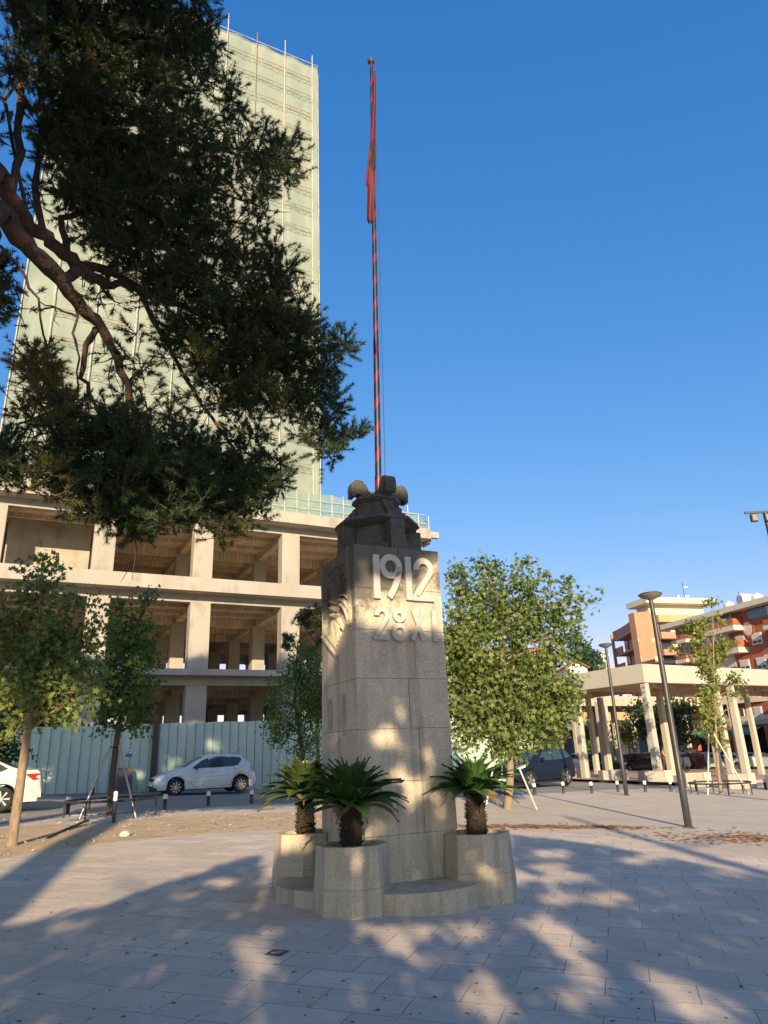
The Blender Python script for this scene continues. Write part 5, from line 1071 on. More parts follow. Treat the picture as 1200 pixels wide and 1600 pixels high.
# standing person with a pushed scooter beyond the canopy
def person(loc, lab, cols, face, seed=0):
    t = thing('person', lab, 'person', loc, face)
    me = bpy.data.meshes.new('body'); V_ = [(0, 0, .93, .15), (0, 0, 1.12, .135), (0, -.02, 1.36, .155), (0, -.03, 1.50, .06), (0, -.05, 1.60, .085), (0, -.05, 1.70, .09),
        (.10, 0, .88, .10), (.12, -.05, .50, .07), (.12, .02, .09, .05), (.12, -.14, .05, .045), (-.10, 0, .88, .10), (-.12, .06, .50, .07), (-.12, .16, .10, .05), (-.12, .02, .05, .045),
        (.20, -.02, 1.40, .06), (.26, -.08, 1.14, .045), (.24, -.30, .98, .035), (.23, -.38, .96, .03), (-.20, -.02, 1.40, .06), (-.26, -.08, 1.14, .045), (-.24, -.30, .98, .035), (-.23, -.38, .96, .03)]
    E_ = [(0, 1), (1, 2), (2, 3), (3, 4), (4, 5), (0, 6), (6, 7), (7, 8), (8, 9), (0, 10), (10, 11), (11, 12), (12, 13), (2, 14), (14, 15), (15, 16), (16, 17), (2, 18), (18, 19), (19, 20), (20, 21)]
    me.from_pydata([v[:3] for v in V_], E_, []); me.materials.append(cols[0]); o = bpy.data.objects.new('body', me); COL.objects.link(o); o.parent = t
    sk = o.modifiers.new('s', 'SKIN')
    for i, v in enumerate(V_): me.skin_vertices[0].data[i].radius = (v[3], v[3]); 
    me.skin_vertices[0].data[0].use_root = True; o.modifiers.new('u', 'SUBSURF').levels = 1; o.modifiers['u'].render_levels = 2
    s = MB(); s.lathe([(.0, 1.83), (.07, 1.81), (.105, 1.74), (.105, 1.66)], 14, (0, -.03, 0)); s.build('hair', M_trim, t)
    s = MB(); s.lathe([(.17, .92), (.165, 1.1), (.19, 1.38), (.13, 1.47), (.07, 1.50)], 16); s.build('jacket', cols[1], t)
    for sx in (-1, 1): s = MB(); s.tube([(sx*.10, 0, .94), (sx*.12, -.05 if sx > 0 else .06, .50), (sx*.12, .02 if sx > 0 else .16, .12)], [.12, .085, .07], 10); s.build('trouser_leg', cols[2], t)
    return t
gq = G(1042, 1212); sc2 = 52/gq.y
pp = Vector((gq.x*sc2, gq.y*sc2)); person((pp.x, pp.y, gz(pp.x)+.14), 'person in brown clothing standing by a scooter right of the canopy corner column', (mat('skin', (.45, .28, .2), None, .6), mat('brown_cloth', (.16, .07, .045), None, .9), mat('dark_cloth', (.06, .035, .03), None, .9)), R(60))
t = thing('scooter', 'dark parked scooter beside the person under the canopy', 'scooter', (pp.x+.9, pp.y-.1, gz(pp.x)+.14), R(20))
for x in (-.62, .62): s = MB(); s.lathe([(.14, -.05), (.24, -.05), (.26, 0), (.24, .05), (.14, .05)], 18); s.v = [(q[0]+x, q[2], q[1]+.26) for q in s.v]; s.build('wheel', M_tyre, t)
s = MB(); s.tube([(-.62, 0, .3), (-.4, 0, .55), (-.1, 0, .45), (.2, 0, .3), (.42, 0, .45), (.5, 0, .95)], [.07, .14, .12, .09, .09, .05], 8); s.build('body', M_np, t); s = MB(); s.tube([(-.65, 0, .74), (-.1, 0, .72)], [.10, .12], 8); s.build('seat', M_trim, t); s = MB(); s.tube([(.46, -.3, 1.0), (.5, 0, 1.02), (.46, .3, 1.0)], .02, 6); s.build('handlebar', M_trim, t)

# ================================================================ TREES
M_bark = mat('grey_bark', (.34, .25, .17), (.22, .16, .11), .95, 7, 1., 30, stretch=(3, 3, .8)); M_bark2 = mat('dark_bark', (.12, .085, .06), (.07, .05, .035), .95, 9, 1.5, 20, stretch=(3, 3, .8))
M_pbark = mat('pine_bark', (.11, .066, .045), (.05, .034, .027), .95, 5, 2., 18, third=((.30, .12, .06), 2.2, (.58, .72)))
M_lA = leafmat('maple_leaf', (.060, .118, .030), (.25, .30, .085), .35); M_lB = leafmat('dark_maple_leaf', (.04, .10, .022), (.11, .20, .04), .35); M_lC = leafmat('yellowish_leaf', (.12, .16, .03), (.30, .32, .08), .35)
M_lD = leafmat('dark_leaf', (.02, .05, .015), (.045, .085, .025), .25); M_lE = leafmat('blue_green_leaf', (.03, .075, .035), (.06, .12, .05), .3)
maple = []
for k in range(10):
    a = math.pi/2+k*math.pi/5; r_ = 1. if k % 2 == 0 else .52
    if k == 5: r_ = .35
    maple.append((r_*math.cos(a), r_*math.sin(a)))
oval = [(0, -1), (.45, -.3), (.4, .4), (0, 1), (-.4, .4), (-.45, -.3)]
def leaf(bb, c, size, rs, shape, up=.35):
    n = Vector((rs.gauss(0, 1), rs.gauss(0, 1), rs.gauss(0, 1)+up*2)).normalized(); u = n.orthogonal().normalized(); a = rs.random()*6.28; u = u*math.cos(a)+n.cross(u)*math.sin(a); v = n.cross(u); s_ = size*rs.uniform(.6, 1.15)*.5
    bend = n*s_*.25
    bb.v += [tuple(c+u*(p[0]*s_)+v*(p[1]*s_)-bend*abs(p[0])) for p in shape]; b0 = len(bb.v)-len(shape); bb.f.append(tuple(range(b0, b0+len(shape)))); bb.sm.append(False)
def limb(bb, a, b_, r0, r1, rs, wob_=.06, n=5, ns=6):
    a, b_ = Vector(a), Vector(b_); L_ = (b_-a).length; pts_ = [a.lerp(b_, k/n)+Vector((rs.gauss(0, 1), rs.gauss(0, 1), rs.gauss(0, .6)))*L_*wob_*math.sin(k/n*math.pi) for k in range(n+1)]
    bb.tube(pts_, [r0*(1-k/n)+r1*k/n for k in range(n+1)], ns, False); return pts_
def ptree(name, label, base, blobs, Y, mt, bark, size, dens, tr=.09, shape=maple, seed=1, cl=.34, per=26, dj=.8, forkf=.5, thick=None, lean=None, group=None, cat='tree'):
    # blobs: (px, py, rx, ry [, density]) of the crown as seen; each becomes an ellipsoid of real depth around distance Y
    rs = random.Random(seed); t = thing(name, label, cat, (base[0], base[1], gz(base[0])), 0, group); org = t.location
    B = []
    for bl_ in blobs:
        c = Yd(bl_[0], bl_[1], Y); sc3 = (c-Vector((0, 0, CH))).dot(FW)/FPX; rx_, rz_ = bl_[2]*sc3, bl_[3]*sc3; B.append((c, rx_, rz_, (rx_+rz_)/2*dj, bl_[4] if len(bl_) > 4 else 1))
    low = min(B, key=lambda q: q[0].z-q[2]); zf = (low[0].z-low[2]*.5)
    b0 = Vector((base[0], base[1], gz(base[0])-.05)); topb = max(B, key=lambda q: q[0].z)
    cx_ = sum(q[0].x for q in B)/len(B); fork = Vector((b0.x*(1-.35)+cx_*.35 if lean is None else lean, b0.y*.5+Y*.5, max(zf, b0.z+.8)))
    T = MB(); mid = b0.lerp(fork, .5)+Vector((rs.gauss(0, .03), 0, 0)); top_ = Vector((topb[0].x, Y, topb[0].z+topb[2]*.6))
    T.tube([b0, b0+Vector((0, 0, .12)), mid, fork, fork.lerp(top_, .45)+Vector((rs.gauss(0, .1), rs.gauss(0, .1), 0)), top_], [tr*1.45, tr*1.1, tr, tr*.85, tr*.5, .012], 9)
    C = Leaves(shape)
    for (c, rx_, rz_, ry_, dn) in B:
        src = fork.lerp(top_, max(0, min(.8, (c.z-fork.z)/max(.1, top_.z-fork.z)-.15))); limb(T, src, c, tr*.38, .012, rs, .07)
        vol = rx_*rz_*ry_; ncl = max(4, int(dens*dn*(rx_*rz_+rx_*ry_+ry_*rz_)/3/(cl*cl)*7.8))
        for _ in range(ncl):
            d = Vector((rs.gauss(0, 1), rs.gauss(0, 1), rs.gauss(0, 1))).normalized()*(rs.random()**.38); p = c+Vector((d.x*rx_, d.y*ry_, d.z*rz_))
            if rs.random() < .35: limb(T, src.lerp(c, .6), p, .012, .004, rs, .05, 3, 4)
            C.cluster(p, int(per*rs.uniform(.5, 1.3)), (cl*.5, cl*.5, cl*.38), size)
    Wd(T, 'trunk', bark, t); Wd(C, 'crown', mt, t); return t
gT = G(18, 1322)
ptree('maple_tree', 'yellow-green leafy maple at the left edge with a pale slim trunk', (gT.x, gT.y), [(62, 905, 42, 40, .8), (40, 960, 60, 40), (105, 965, 45, 45, .9), (30, 1030, 60, 50), (90, 1035, 60, 50, 1.1), (125, 1010, 30, 50, .8), (50, 1090, 75, 45), (100, 1100, 50, 40, .8), (10, 1140, 40, 35, .7), (-30, 1040, 60, 90, .7), (-20, 960, 40, 40, .6), (155, 1060, 22, 25, .5)],
      13.6, M_lA, M_bark, .15, 1.0, tr=.085, seed=3)
ptree('maple_tree', 'dark green slender maple in the steel ring in front of the hoarding', (g1.x, g1.y), [(178, 945, 14, 16, .9), (232, 925, 12, 18, .8), (190, 975, 28, 26), (225, 975, 25, 25, .9), (195, 1015, 38, 30), (228, 1010, 22, 35, .8), (170, 1060, 36, 30, .9), (215, 1060, 32, 38), (195, 1100, 48, 32), (150, 1080, 26, 26, .7), (215, 1130, 24, 18, .8), (175, 1135, 20, 15, .7)],
      19.3, M_lB, M_bark2, .15, 1.0, tr=.09, seed=5)
gB = G(470, 1262)
ptree('leafy_tree', 'leafy green tree directly behind the left side of the monument', (gB.x, gB.y+1), [(475, 1050, 38, 40), (450, 1095, 42, 40), (490, 1100, 30, 60), (440, 1140, 35, 28), (480, 1165, 40, 25), (430, 1120, 22, 25, .8), (465, 1015, 22, 22, .7), (520, 1080, 30, 70)],
      23, M_lB, M_bark2, .13, 1.0, tr=.09, seed=6, shape=oval)
# sparse young conifer rising above it
rs = random.Random(9); t = thing('young_pine', 'sparse young pine with tufted branch ends behind the left edge of the monument', 'tree', (gB.x+1.0, gB.y+3, gz(gB.x))); T = MB(); C = Needles(); YP = gB.y+3
M_ned = leafmat('pine_needles_dark', (.012, .030, .014), (.03, .058, .022), .1)
b_ = Yd(497, 1180, YP); b_.z = gz(b_.x); k_ = Yd(495, 1030, YP); T.tube([b_, Yd(496, 1100, YP), k_, Yd(497, 960, YP)], [.08, .06, .04, .015], 6)
def needles(bb, c, dr, ln, n, rs, w_=.006, spread=1.): bb.add(c, dr, ln, n, w_, spread)
for (x, y, r_) in ((470, 967, 12), (482, 958, 9), (497, 955, 12), (484, 978, 12), (450, 998, 10), (448, 1010, 7), (500, 975, 10), (507, 1000, 12)):
    c = Yd(x, y, YP); limb(T, Yd(496, y+45, YP), c, .03, .012, rs, .05)
    for q in range(34): needles(C, c+Vector((rs.gauss(0, 1), rs.gauss(0, 1), rs.gauss(0, .8)))*r_*.011, Vector((0, 0, .4)), .2, 14, rs, .014)
Wd(T, 'trunk', M_bark2, t); Wd(C, 'crown', M_ned, t)
ptree('maple_tree', 'large broad maple with yellow-green leaves to the right of the monument', (g3.x, g3.y), [(760, 885, 30, 26, .6), (812, 890, 28, 25, .55), (730, 920, 40, 34, .8), (795, 925, 46, 36, .75), (860, 930, 50, 30, .55), (905, 945, 26, 24, .45), (730, 975, 48, 40), (800, 975, 55, 42, .9), (860, 985, 45, 38, .8), (905, 985, 24, 20, .4),
      (735, 1035, 55, 42, 1.2), (800, 1040, 58, 45, 1.2), (860, 1045, 44, 42), (738, 1095, 58, 42, 1.3), (800, 1105, 58, 45, 1.3), (860, 1100, 48, 40, 1.1), (730, 1145, 42, 26, 1.1), (780, 1150, 46, 30, 1.2), (845, 1140, 46, 28, 1.1), (890, 1100, 25, 22, .6), (810, 1168, 30, 12, .6), (720, 1000, 26, 60, .9)],
      21.5, M_lA, M_bark, .19, 1.0, tr=.11, seed=8, cl=.38, per=30)
ptree('young_tree', 'thin columnar young tree with sparse yellow-green leaves, held by stakes', (g2.x, g2.y), [(1114, 945, 7, 9, .8), (1090, 980, 22, 16, .9), (1085, 1000, 12, 18, .8), (1125, 970, 8, 9, .6), (1135, 1005, 12, 14, .7), (1105, 1025, 26, 16, .9), (1128, 1020, 12, 14, .8), (1108, 1050, 16, 20, 1.1), (1105, 1090, 15, 22, 1.2), (1112, 1125, 16, 26, 1.3), (1118, 1155, 15, 18, 1.2), (1058, 1018, 12, 8, .7), (1152, 1065, 14, 12, .7), (1148, 1085, 8, 8, .6), (1075, 980, 8, 8, .5)],
      29.3, M_lC, M_bark, .16, 1.0, tr=.06, seed=10, cl=.26, per=22)
Pq = Yd(1035, 1150, 58); ptree('street_tree', 'dark dense street tree seen through the canopy right of its corner column', (Pq.x, 58), [(1000, 1110, 26, 16), (1030, 1105, 30, 20), (1055, 1120, 28, 24), (1025, 1135, 34, 22), (1050, 1150, 32, 24), (1010, 1130, 22, 16), (1068, 1110, 18, 18)], 58, M_lD, M_bark2, .42, 1.0, tr=.16, seed=12, cl=.9, per=30, shape=oval)
Pq = Yd(980, 1145, 60); ptree('street_tree', 'small round yellowish tree in the far car park left of the canopy corner column', (Pq.x, 60), [(978, 1140, 11, 14), (985, 1155, 10, 14), (975, 1152, 8, 10)], 60, M_lC, M_bark, .3, 1.0, tr=.08, seed=13, cl=.5, per=22, shape=oval)
Pq = Yd(928, 1150, 72); ptree('street_tree', 'green tree glimpsed between the left canopy columns', (Pq.x, 72), [(928, 1140, 14, 24), (945, 1150, 10, 18), (918, 1160, 10, 18)], 72, M_lB, M_bark, .35, 1.0, tr=.1, seed=14, cl=.6, per=22, shape=oval)
for i, (x, y, rx_, ry_, lab) in enumerate(((912, 1030, 14, 16, 'dark round tree on the far hill, immediately right of the big maple'), (922, 1028, 13, 12, 'round bushy tree on the far hill, left of the orange building'), (900, 1015, 18, 22, 'dark tall tree on the far hill behind the big maple'), (930, 1048, 16, 8, 'low yellow-green shrub below the trees on the far hill'))):
    Yt = 125+i*3; Pq = Yd(x, y, Yt); tt = ptree('hill_tree', lab, (Pq.x, Yt), [(x, y, rx_, ry_), (x+rx_*.5, y+3, rx_*.6, ry_*.6)], Yt, M_lC if i == 3 else M_lE, M_bark2, .9, 1.0, tr=.25, seed=20+i, cl=1.6, per=40, shape=oval, group='trees on the far hill')
ptree('roadside_tree', 'dark low tree filling the gap under the left-edge maple', (-13.5, 26), [(5, 1165, 30, 22), (-10, 1150, 30, 30), (30, 1180, 14, 10, .6)], 24, M_lD, M_bark2, .2, 1.0, tr=.1, seed=31, shape=oval)
# ================================================================ THE BIG PINE
M_nd = leafmat('pine_needles', (.018, .042, .012), (.045, .078, .022), .2, .5); M_ny = leafmat('pine_needles_sunlit', (.09, .10, .02), (.16, .13, .04), .25, .5)  # second set: sunlit tufts, their light put into a brighter yellow colour
def D_of(px): return 9.2
PX = []                                   # limbs as pixel polylines with depth: (points, r0, r1)
limbs = [([(-60, 300, 6.6), (0, 265, 7.2), (14, 305, 7.4), (40, 345, 7.7), (70, 372, 8.0), (100, 395, 8.3), (128, 425, 8.6), (165, 445, 9.0)], .12, .085),
         ([(-80, 360, 6.4), (0, 330, 7.2), (30, 372, 7.5), (62, 405, 7.8), (95, 440, 8.1), (130, 482, 8.5), (158, 510, 8.8), (182, 560, 9.1), (205, 620, 9.4), (230, 680, 9.6), (250, 740, 9.7)], .15, .03),
         ([(165, 445, 9.0), (190, 440, 9.2), (215, 455, 9.4), (240, 500, 9.7), (285, 585, 10), (330, 655, 10.1), (365, 700, 10.2)], .06, .02),
         ([(150, 512, 8.8), (135, 540, 8.9), (130, 590, 9.0), (145, 625, 9.1), (160, 650, 9.2)], .055, .02),
         ([(95, 440, 8.1), (130, 415, 8.6), (190, 432, 9.2), (260, 470, 9.8), (340, 500, 10.2), (420, 560, 10.6)], .09, .03),
         ([(105, 396, 8.3), (95, 340, 8.4), (150, 330, 8.8), (210, 375, 9.3), (300, 388, 9.8), (380, 400, 10.2)], .06, .02),
         ([(18, 310, 7.4), (30, 240, 7.8), (28, 170, 8.2), (42, 100, 8.5), (20, 30, 8.8), (28, -40, 9.2)], .06, .05),
         ([(70, 372, 8.0), (52, 290, 8.2), (70, 200, 8.5), (60, 130, 8.8), (80, 60, 9.1), (55, -20, 9.4)], .05, .04),
         ([(45, 345, 7.8), (22, 250, 7.9), (10, 160, 8.2), (40, 90, 8.5)], .03, .02),
         ([(-40, 400, 7), (0, 385, 7.4), (30, 415, 7.6), (58, 470, 7.9), (75, 550, 8.1), (100, 610, 8.3)], .028, .010),
         ([(120, 480, 8.5), (116, 520, 8.6), (125, 560, 8.7), (122, 620, 8.8), (118, 665, 8.9)], .022, .008),
         ([(195, 590, 9.4), (220, 612, 9.6), (230, 640, 9.8)], .02, .01), ([(250, 520, 9.7), (310, 560, 9.9), (345, 600, 10), (350, 630, 10)], .03, .01),
         ([(70, 200, 8.5), (150, 160, 9), (240, 170, 9.5), (330, 230, 10), (400, 250, 10.2)], .05, .015), ([(60, 110, 8.8), (150, 60, 9.3), (260, 60, 9.8), (310, 120, 10)], .05, .015),
         ([(165, 445, 9.0), (230, 300, 9.4), (330, 300, 9.9), (400, 320, 10.2)], .04, .015), ([(340, 500, 10.2), (430, 480, 10.4), (500, 520, 10.6)], .03, .01), ([(420, 560, 10.6), (480, 620, 10.7), (540, 672, 10.8)], .03, .008)]
base = Vector((-9.6, 3.2, 0)); base.z = gz(base.x)
pine = thing('pine_tree', 'large old pine whose boughs reach in from the left over the plaza', 'tree', base)
T = MB(); fk = Vector((-7.4, 5.0, 6.0))
T.tube([base+Vector((0, 0, -.2)), base+Vector((.3, .2, 1.5)), base+Vector((1.1, .9, 3.8)), fk, Yd(-60, 330, 6.5)], [.50, .42, .36, .26, .13], 12)
T.tube([fk, fk+Vector((.4, .6, 3)), Vector((-6.6, 6.6, 12)), Vector((-5.8, 7.4, 17))], [.28, .22, .16, .06], 10)
prs = random.Random(11); LP = []
for pts_, r0, r1 in limbs:
    P = [Yd(*q) for q in pts_]; Q = []
    for i in range(len(P)-1):
        for k in range(3): f = k/3; Q.append(P[i].lerp(P[i+1], f)+Vector((prs.gauss(0, 1), prs.gauss(0, 1), prs.gauss(0, 1)))*.018)
    Q.append(P[-1]); T.tube(Q, [(r0*(1-k/(len(Q)-1))+r1*k/(len(Q)-1))*prs.uniform(.88, 1.12) for k in range(len(Q))], 10); LP += Q
for q in (limbs[6], limbs[7]): a = Yd(*q[0][-1]); T.tube([a, a+Vector((-.3, .2, 1.5)), a+Vector((-.2, .5, 3))], [.05, .04, .02], 6)
blobs = [(60, -20, 70, 50, 1.2), (150, 20, 100, 60, 1.25), (250, 20, 85, 60, 1.2), (110, 90, 70, 60, 1.3), (190, 110, 80, 60, 1.3), (275, 100, 62, 50, 1.25), (315, 60, 25, 50, 1.1), (335, 150, 42, 28, .7), (375, 195, 28, 26, .55), (355, 130, 16, 22, .4),
         (110, 180, 60, 60, 1.2), (190, 210, 85, 60, 1.35), (280, 215, 60, 50, .9), (345, 240, 45, 38, .9), (405, 230, 40, 35, .9), (452, 240, 32, 28, 1.1), (425, 265, 38, 30, 1), (380, 285, 45, 32, .8),
         (170, 290, 75, 55, 1.25), (250, 290, 70, 55, 1.1), (320, 300, 55, 45, .8), (120, 260, 50, 60, 1), (210, 350, 70, 45, 1.1), (290, 365, 62, 40, .9), (360, 350, 50, 34, .7), (405, 345, 25, 24, .6), (140, 350, 40, 40, .8),
         (330, 405, 60, 35, 1.0), (400, 410, 45, 35, .9), (440, 425, 28, 30, 1.1), (240, 410, 60, 36, .9), (180, 400, 36, 28, .7), (300, 450, 70, 36, 1.2), (390, 470, 55, 38, 1.3), (440, 480, 45, 35, 1.2), (250, 450, 44, 28, .8),
         (330, 510, 60, 38, 1.2), (410, 530, 62, 40, 1.35), (475, 520, 38, 36, 1.3), (515, 535, 26, 20, 1), (525, 550, 12, 22, .7), (280, 540, 40, 40, .55), (360, 575, 60, 36, 1.2), (440, 580, 60, 38, 1.3), (495, 590, 34, 35, 1.2), (505, 630, 26, 30, 1), (400, 625, 60, 30, 1.1), (460, 635, 44, 30, 1.0),
         (490, 680, 30, 24, .7), (530, 680, 28, 18, 1.2), (520, 700, 30, 14, .8), (550, 676, 12, 14, 1), (340, 610, 40, 36, .35), (385, 690, 34, 30, .55), (415, 735, 28, 32, 1.1), (390, 760, 40, 36, 1.1),
         (330, 700, 60, 36, .55), (330, 760, 60, 45, 1.2), (270, 700, 60, 36, .9), (260, 760, 75, 50, 1.3), (190, 710, 60, 45, 1.2), (170, 770, 50, 36, 1.2), (210, 800, 55, 30, 1.2), (215, 828, 28, 14, .9), (120, 740, 38, 40, 1), (110, 700, 40, 30, .8), (150, 670, 60, 30, .9), (90, 660, 40, 25, .5), (380, 805, 30, 22, 1), (355, 828, 20, 12, .7), (300, 800, 50, 22, .9),
         (60, 620, 34, 24, .35), (230, 640, 60, 40, .35), (190, 660, 50, 30, .6), (15, 715, 28, 24, 1), (-20, 720, 40, 35, 1), (30, 745, 16, 12, .5), (-5, 440, 20, 32, 1), (-30, 460, 40, 50, 1), (0, 150, 24, 60, .35), (30, 60, 40, 60, .6), (60, 280, 24, 60, .25), (30, 330, 20, 30, .12), (150, 470, 40, 20, .3), (60, 470, 26, 30, .15), (230, 560, 45, 50, .2), (170, 560, 30, 40, .10)]
yblobs = [(50, 560, 34, 22, .35), (60, 600, 36, 24, .5), (35, 640, 26, 16, .3), (90, 635, 30, 22, .5), (80, 730, 22, 22, .6), (60, 715, 20, 14, .3), (310, 570, 16, 18, .6), (130, 110, 30, 36, .10), (150, 290, 40, 30, .05), (300, 755, 22, 14, .5), (350, 825, 20, 12, .5), (90, 770, 14, 12, .4), (290, 390, 12, 10, .3), (240, 120, 16, 10, .2)]
C = Needles(); C2 = Needles(); tw_ = MB()
def pine_blob(bl_, CC, rs, yel=False):
    x0, y0, rx_, ry_, dn = bl_; area = rx_*ry_; n = max(5, int(area*dn**1.2*.10))
    Dc = 8.0+2.6*max(0, min(1, x0/450))+.3*(rs.random()-.5)
    cl_ = []
    for _ in range(max(2, n//9)):
        a = rs.random()*6.283; q = math.sqrt(rs.random()); cl_.append(Yd(x0+rx_*q*math.cos(a), y0+ry_*q*math.sin(a), Dc+rs.uniform(-.8, .8)))
    for _ in range(n):
        cc_ = rs.choice(cl_); dv = Vector((rs.gauss(0, 1), rs.gauss(0, 1), rs.gauss(0, .8))); p = cc_+dv*.105
        out = (dv.normalized()+Vector((0, 0, .35))).normalized(); Lt = rs.uniform(.05, .19)
        e = p+out*Lt; tw_.tube([p-out*.12, e], [.009, .004], 3, False)
        for k in range(4):                # needle-clad shoot
            f = k/3; needles(CC, p.lerp(e, f), out*(.9+f*.6), .10, 18, rs, .0052, 1.1)
for bl_ in blobs: pine_blob(bl_, C, prs)
for bl_ in yblobs: pine_blob(bl_[:4]+(bl_[4]*2.2,), C2, prs, True)
# cones on the bare inner twigs
cone_me = None
for _ in range(95):
    bl_ = prs.choice(blobs[50:75]+[(340, 600, 60, 60, 1)]*6+[(300, 650, 50, 50, 1)]*4); x, y = prs.gauss(bl_[0], bl_[2]*.55), prs.gauss(bl_[1], bl_[3]*.55); c = Yd(x, y, 8.0+2.6*max(0, min(1, x/450))-.2); 
    if cone_me is None: Kc = MB(); Kc.lathe([(0, -.05), (.024, -.02), (.03, .01), (.014, .04), (0, .055)], 7); ko = Kc.build('cone', M_trim, pine); cone_me = ko
    else: ko = cone_me.copy(); COL.objects.link(ko); ko.parent = pine
    ko.matrix_parent_inverse = Matrix.Translation(-pine.location); ko.location = c; ko.rotation_euler = (prs.uniform(-1, 1), prs.uniform(-1, 1), 0)
    if prs.random() < .6 and x < 440 and y < 720: limb(tw_, c, c+Vector((prs.gauss(0, .3), prs.gauss(0, .2), prs.gauss(.15, .3))), .008, .003, prs, .06, 3, 3)
# twigs from limbs to blobs
for bl_ in blobs:
    c = Yd(bl_[0], bl_[1], 8.0+2.6*max(0, min(1, bl_[0]/450))); s_ = min(LP, key=lambda q: (q-c).length+.5*prs.random()); limb(tw_, s_, c, .022, .007, prs, .09, 5, 5)
    for _ in range(3 if bl_[0] < 430 else 0): limb(tw_, s_.lerp(c, .6), c+Vector((prs.gauss(0, .3), prs.gauss(0, .3), prs.gauss(0, .3))), .010, .004, prs, .08, 3, 4)
Wd(T, 'trunk', M_pbark, pine); Wd(tw_, 'twigs', M_bark2, pine); pass
# ---- boughs overhead and trees behind the viewer: they throw the dappled shade
def clump(bb, p, rs, sz=.24, n=7): bb.cluster(p, n, (sz*.45,)*3, sz, 0)
srs = random.Random(21)
OV = Leaves(oval); cnt = 0
for _ in range(2600):                    # the pine's own upper boughs, between the sun and the crown in view
    bl_ = srs.choice(blobs); a = srs.random()*6.283; q = math.sqrt(srs.random()); x, y = bl_[0]+bl_[2]*q*math.cos(a), bl_[1]+bl_[3]*q*math.sin(a)
    if bl_[4] < .5 and srs.random() < .7: continue
    if any((x-yb[0])**2+(y-yb[1])**2 < 20**2 for yb in yblobs): continue
    if x > 500 and srs.random() < .5: continue
    c = Yd(x, y, 8+2.6*max(0, min(1, x/450))); p = c+TOSUN*srs.uniform(10.5, 16)
    if inframe(p): continue
    clump(OV, p, srs, .30, 6); cnt += 1
def inpoly(x, y, P):
    c = False
    for i in range(len(P)):
        x0, y0 = P[i-1]; x1, y1 = P[i]
        if (y0 > y) != (y1 > y) and x < (x1-x0)*(y-y0)/(y1-y0)+x0: c = not c
    return c
def ell(x, y, E_): return any(((x-a)/c)**2+((y-b)/d)**2 < 1 for a, b, c, d in E_)
# hoarding, street and lower storey on the left
litF = [(262, 1200, 14, 14), (215, 1212, 14, 16), (255, 1180, 8, 8), (280, 1185, 12, 10), (134, 1188, 6, 5), (330, 1165, 16, 10), (345, 1170, 10, 8), (300, 1160, 8, 5), (200, 1215, 22, 12), (70, 1225, 12, 8)]
for _ in range(15000):
    r_ = srs.random()
    if r_ < .45:
        x, y = srs.uniform(-40, 470), srs.uniform(1128, 1243)
        if ell(x, y, litF) or (x < 90 and y > 1195) or srs.random() < .12: continue
        u, z = FH.px(x, y); p0 = FH.p(u, 0, z)
    elif r_ < .60:
        x, y = srs.uniform(60, 400), srs.uniform(1240, 1262)
        lim = 1262-(x-235)*.15
        if x < 190 and y > 1248: continue
        if x > 330 and y > 1240+(400-x)*.25: continue
        p0 = G(x, y)
    else:
        x, y = srs.uniform(-40, 520), srs.uniform(1030, 1128)
        if x < 180 and srs.random() < .6: continue
        u, z = F1.px(x, y, .9); p0 = F1.p(u, .9, z)
    for tr_ in range(5):
        p = p0+TOSUN*srs.uniform(26, 48)
        if not inframe(p, 30): clump(OV, p, srs, .32, 5); break
Wd(OV, 'upper_crown', M_nd, pine)
# foreground shade from the group of trees behind the viewer
GROUND_TOP = [(-60, 1462), (60, 1436), (130, 1420), (200, 1400), (270, 1372), (330, 1352), (400, 1335), (440, 1322), (520, 1312), (700, 1298), (820, 1302), (900, 1312), (960, 1322), (1040, 1336), (1110, 1352), (1200, 1372), (1300, 1395)]
def gtop(x): return interp(GROUND_TOP, x)
litG = [(395, 1500, 34, 36), (400, 1560, 30, 40), (395, 1600, 30, 30), (420, 1440, 14, 34), (620, 1470, 26, 20), (585, 1448, 26, 16), (655, 1498, 22, 14), (672, 1458, 20, 12), (750, 1560, 40, 26), (770, 1585, 36, 22), (760, 1530, 22, 16), (735, 1455, 26, 12),
        (875, 1470, 36, 20), (835, 1440, 30, 12), (915, 1505, 24, 18), (925, 1550, 30, 26), (890, 1575, 20, 18), (950, 1405, 34, 11), (880, 1372, 42, 7), (1015, 1520, 26, 18), (1060, 1560, 34, 22), (1110, 1590, 36, 20), (1140, 1365, 36, 6), (860, 1355, 30, 5), (860, 1335, 30, 4), (1000, 1345, 30, 5),
        (300, 1357, 26, 8), (345, 1380, 24, 7), (95, 1452, 24, 7), (290, 1400, 18, 4), (870, 1405, 30, 8), (800, 1372, 26, 10), (560, 1440, 20, 14)]
litM = [(600, 1150, 26, 20), (628, 1110, 14, 16), (640, 1172, 18, 10), (672, 1192, 12, 24), (652, 1362, 12, 22), (650, 1235, 22, 22), (620, 1210, 18, 14), (570, 882, 12, 12), (640, 1255, 10, 30), (690, 1260, 12, 24), (740, 1345, 16, 22), (725, 1330, 10, 14), (556, 1350, 15, 40), (556, 1410, 15, 34), (572, 1300, 24, 12), (600, 1290, 24, 10), (540, 1135, 8, 14), (520, 1160, 7, 20), (632, 1020, 8, 24), (780, 1380, 8, 22), (600, 1412, 12, 10), (765, 1375, 20, 14), (430, 1395, 14, 12)]
def add_shade(bb, p0, s0, s1, sz, n): bb_p = p0+TOSUN*srs.uniform(s0, s1); clump(bb, bb_p, srs, sz, n)
FGs = [Leaves(oval) for _ in range(3)]
def pick(p): return FGs[0 if p.x < -3 else (1 if p.x < 2.2 else 2)]
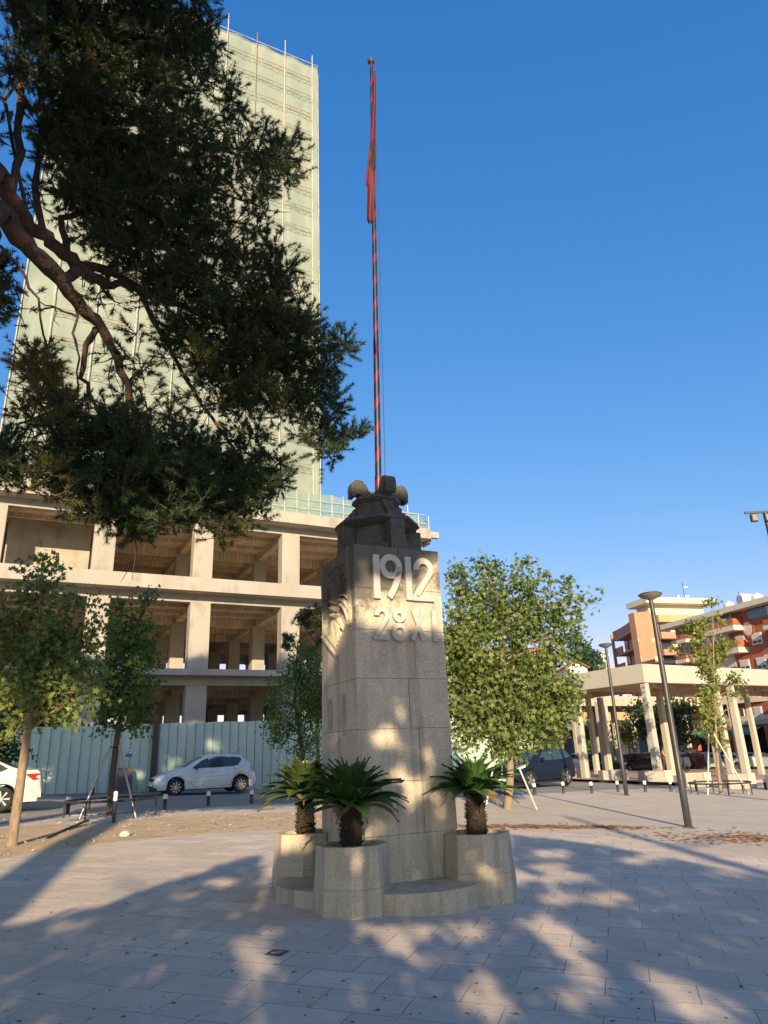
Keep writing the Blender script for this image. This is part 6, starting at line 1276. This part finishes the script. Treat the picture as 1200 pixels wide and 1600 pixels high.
def back(p0): return (p0.y+srs.uniform(3.5, 8.))/(-TOSUN.y)     # far enough sunward to stand behind the viewer
def lit(x, y, E_): return any(((x-a)/(c*1.1+3))**2+((y-b)/(d*1.15+3))**2 < 1 for a, b, c, d in E_)
for _ in range(26000):                    # on the paving: sampled evenly over the ground, not the picture
    y = srs.uniform(3.2, 17.5); x = srs.uniform(-7.5, 9.0); p0 = Vector((x, y, gz(x))); px_, py_ = PRJ(p0)
    if py_ < gtop(px_)+5: continue
    if 405 < px_ < 800 and py_ < 1412: continue
    if lit(px_, py_, litG): continue
    p = p0+TOSUN*back(p0); pick(p).cluster(p, 4, (.055, .055, .04), .17, 0)
for _ in range(15000):                    # on the monument faces
    side = srs.random() < .28
    if side:
        l = srs.uniform(-.62, .62); z = srs.uniform(.2, 5.0); p0 = MC-mu*.61+mv*l+Vector((0, 0, z)); px_, py_ = PRJ(p0)
        if 955-(px_-505)*.87 < py_ < 1098-(px_-505)*2.7: continue
    else:
        l = srs.uniform(-.62, .62); z = srs.uniform(.1, 5.1); p0 = MC-mv*.61+mu*l+Vector((0, 0, z)); px_, py_ = PRJ(p0)
        if 898 < py_ < 992 or (px_ > 650 and 858 < py_ < 996): continue
    if lit(px_, py_, litM): continue
    p = p0+TOSUN*back(p0); pick(p).cluster(p, 4, (.05, .05, .04), .15, 0)
for _ in range(8000):                     # planters and step
    x, y = srs.uniform(415, 805), srs.uniform(1300, 1440)
    if lit(x, y, litM): continue
    p0 = Yd(x, y, 7.9 if x < 610 else 8.5); p = p0+TOSUN*back(p0); pick(p).cluster(p, 4, (.05, .05, .04), .14, 0)
trk = [(-1.5, 'tall pine behind the viewer to the left, its leaning trunk shading the dirt strip'), (1.2, 'pine directly behind the viewer, its crown dappling the paving'), (6.5, 'pine behind the viewer to the right, its crown dappling the right-hand paving')]
for i, fg in enumerate(FGs):
    bx = [(-4.5, -13), (.6, -15), (6.5, -15)][i]; t = thing('pine_tree', trk[i][1], 'tree', (bx[0], bx[1], gz(bx[0])), 0, 'pines behind the viewer'); T = MB()
    if i == 0:
        tg = [G(-40, 1440), G(45, 1372), G(110, 1318), G(185, 1278), G(262, 1250), G(330, 1232)]; P = []
        for g in tg:
            s_ = (g.y+7)/(-TOSUN.y*1.0); P.append(g+TOSUN*s_)
        t.location = (P[0].x+.6, P[0].y, gz(P[0].x+.6)); T.tube([Vector((P[0].x+.8, -7, 0)), Vector((P[0].x+.3, -7, P[0].z*.6))]+P, [.5, .42, .34, .31, .28, .26, .25, .22], 10)
    else:
        T.tube([Vector((bx[0], bx[1], -.3)), Vector((bx[0]+.1, bx[1], 5)), Vector((bx[0]+.2, bx[1], 11))], [.28, .22, .08], 9)
        for k in range(9): a = k*.7; limb(T, (bx[0], bx[1], 5+.5*k), (bx[0]+2.6*math.cos(a), bx[1]+2.2*math.sin(a), 6+.5*k), .07, .02, srs)
    Wd(T, 'trunk', M_pbark, t); Wd(fg, 'crown', M_nd, t)
Wd(C, 'crown', M_nd, pine); Wd(C2, 'sunlit_yellow_needles', M_ny, pine)
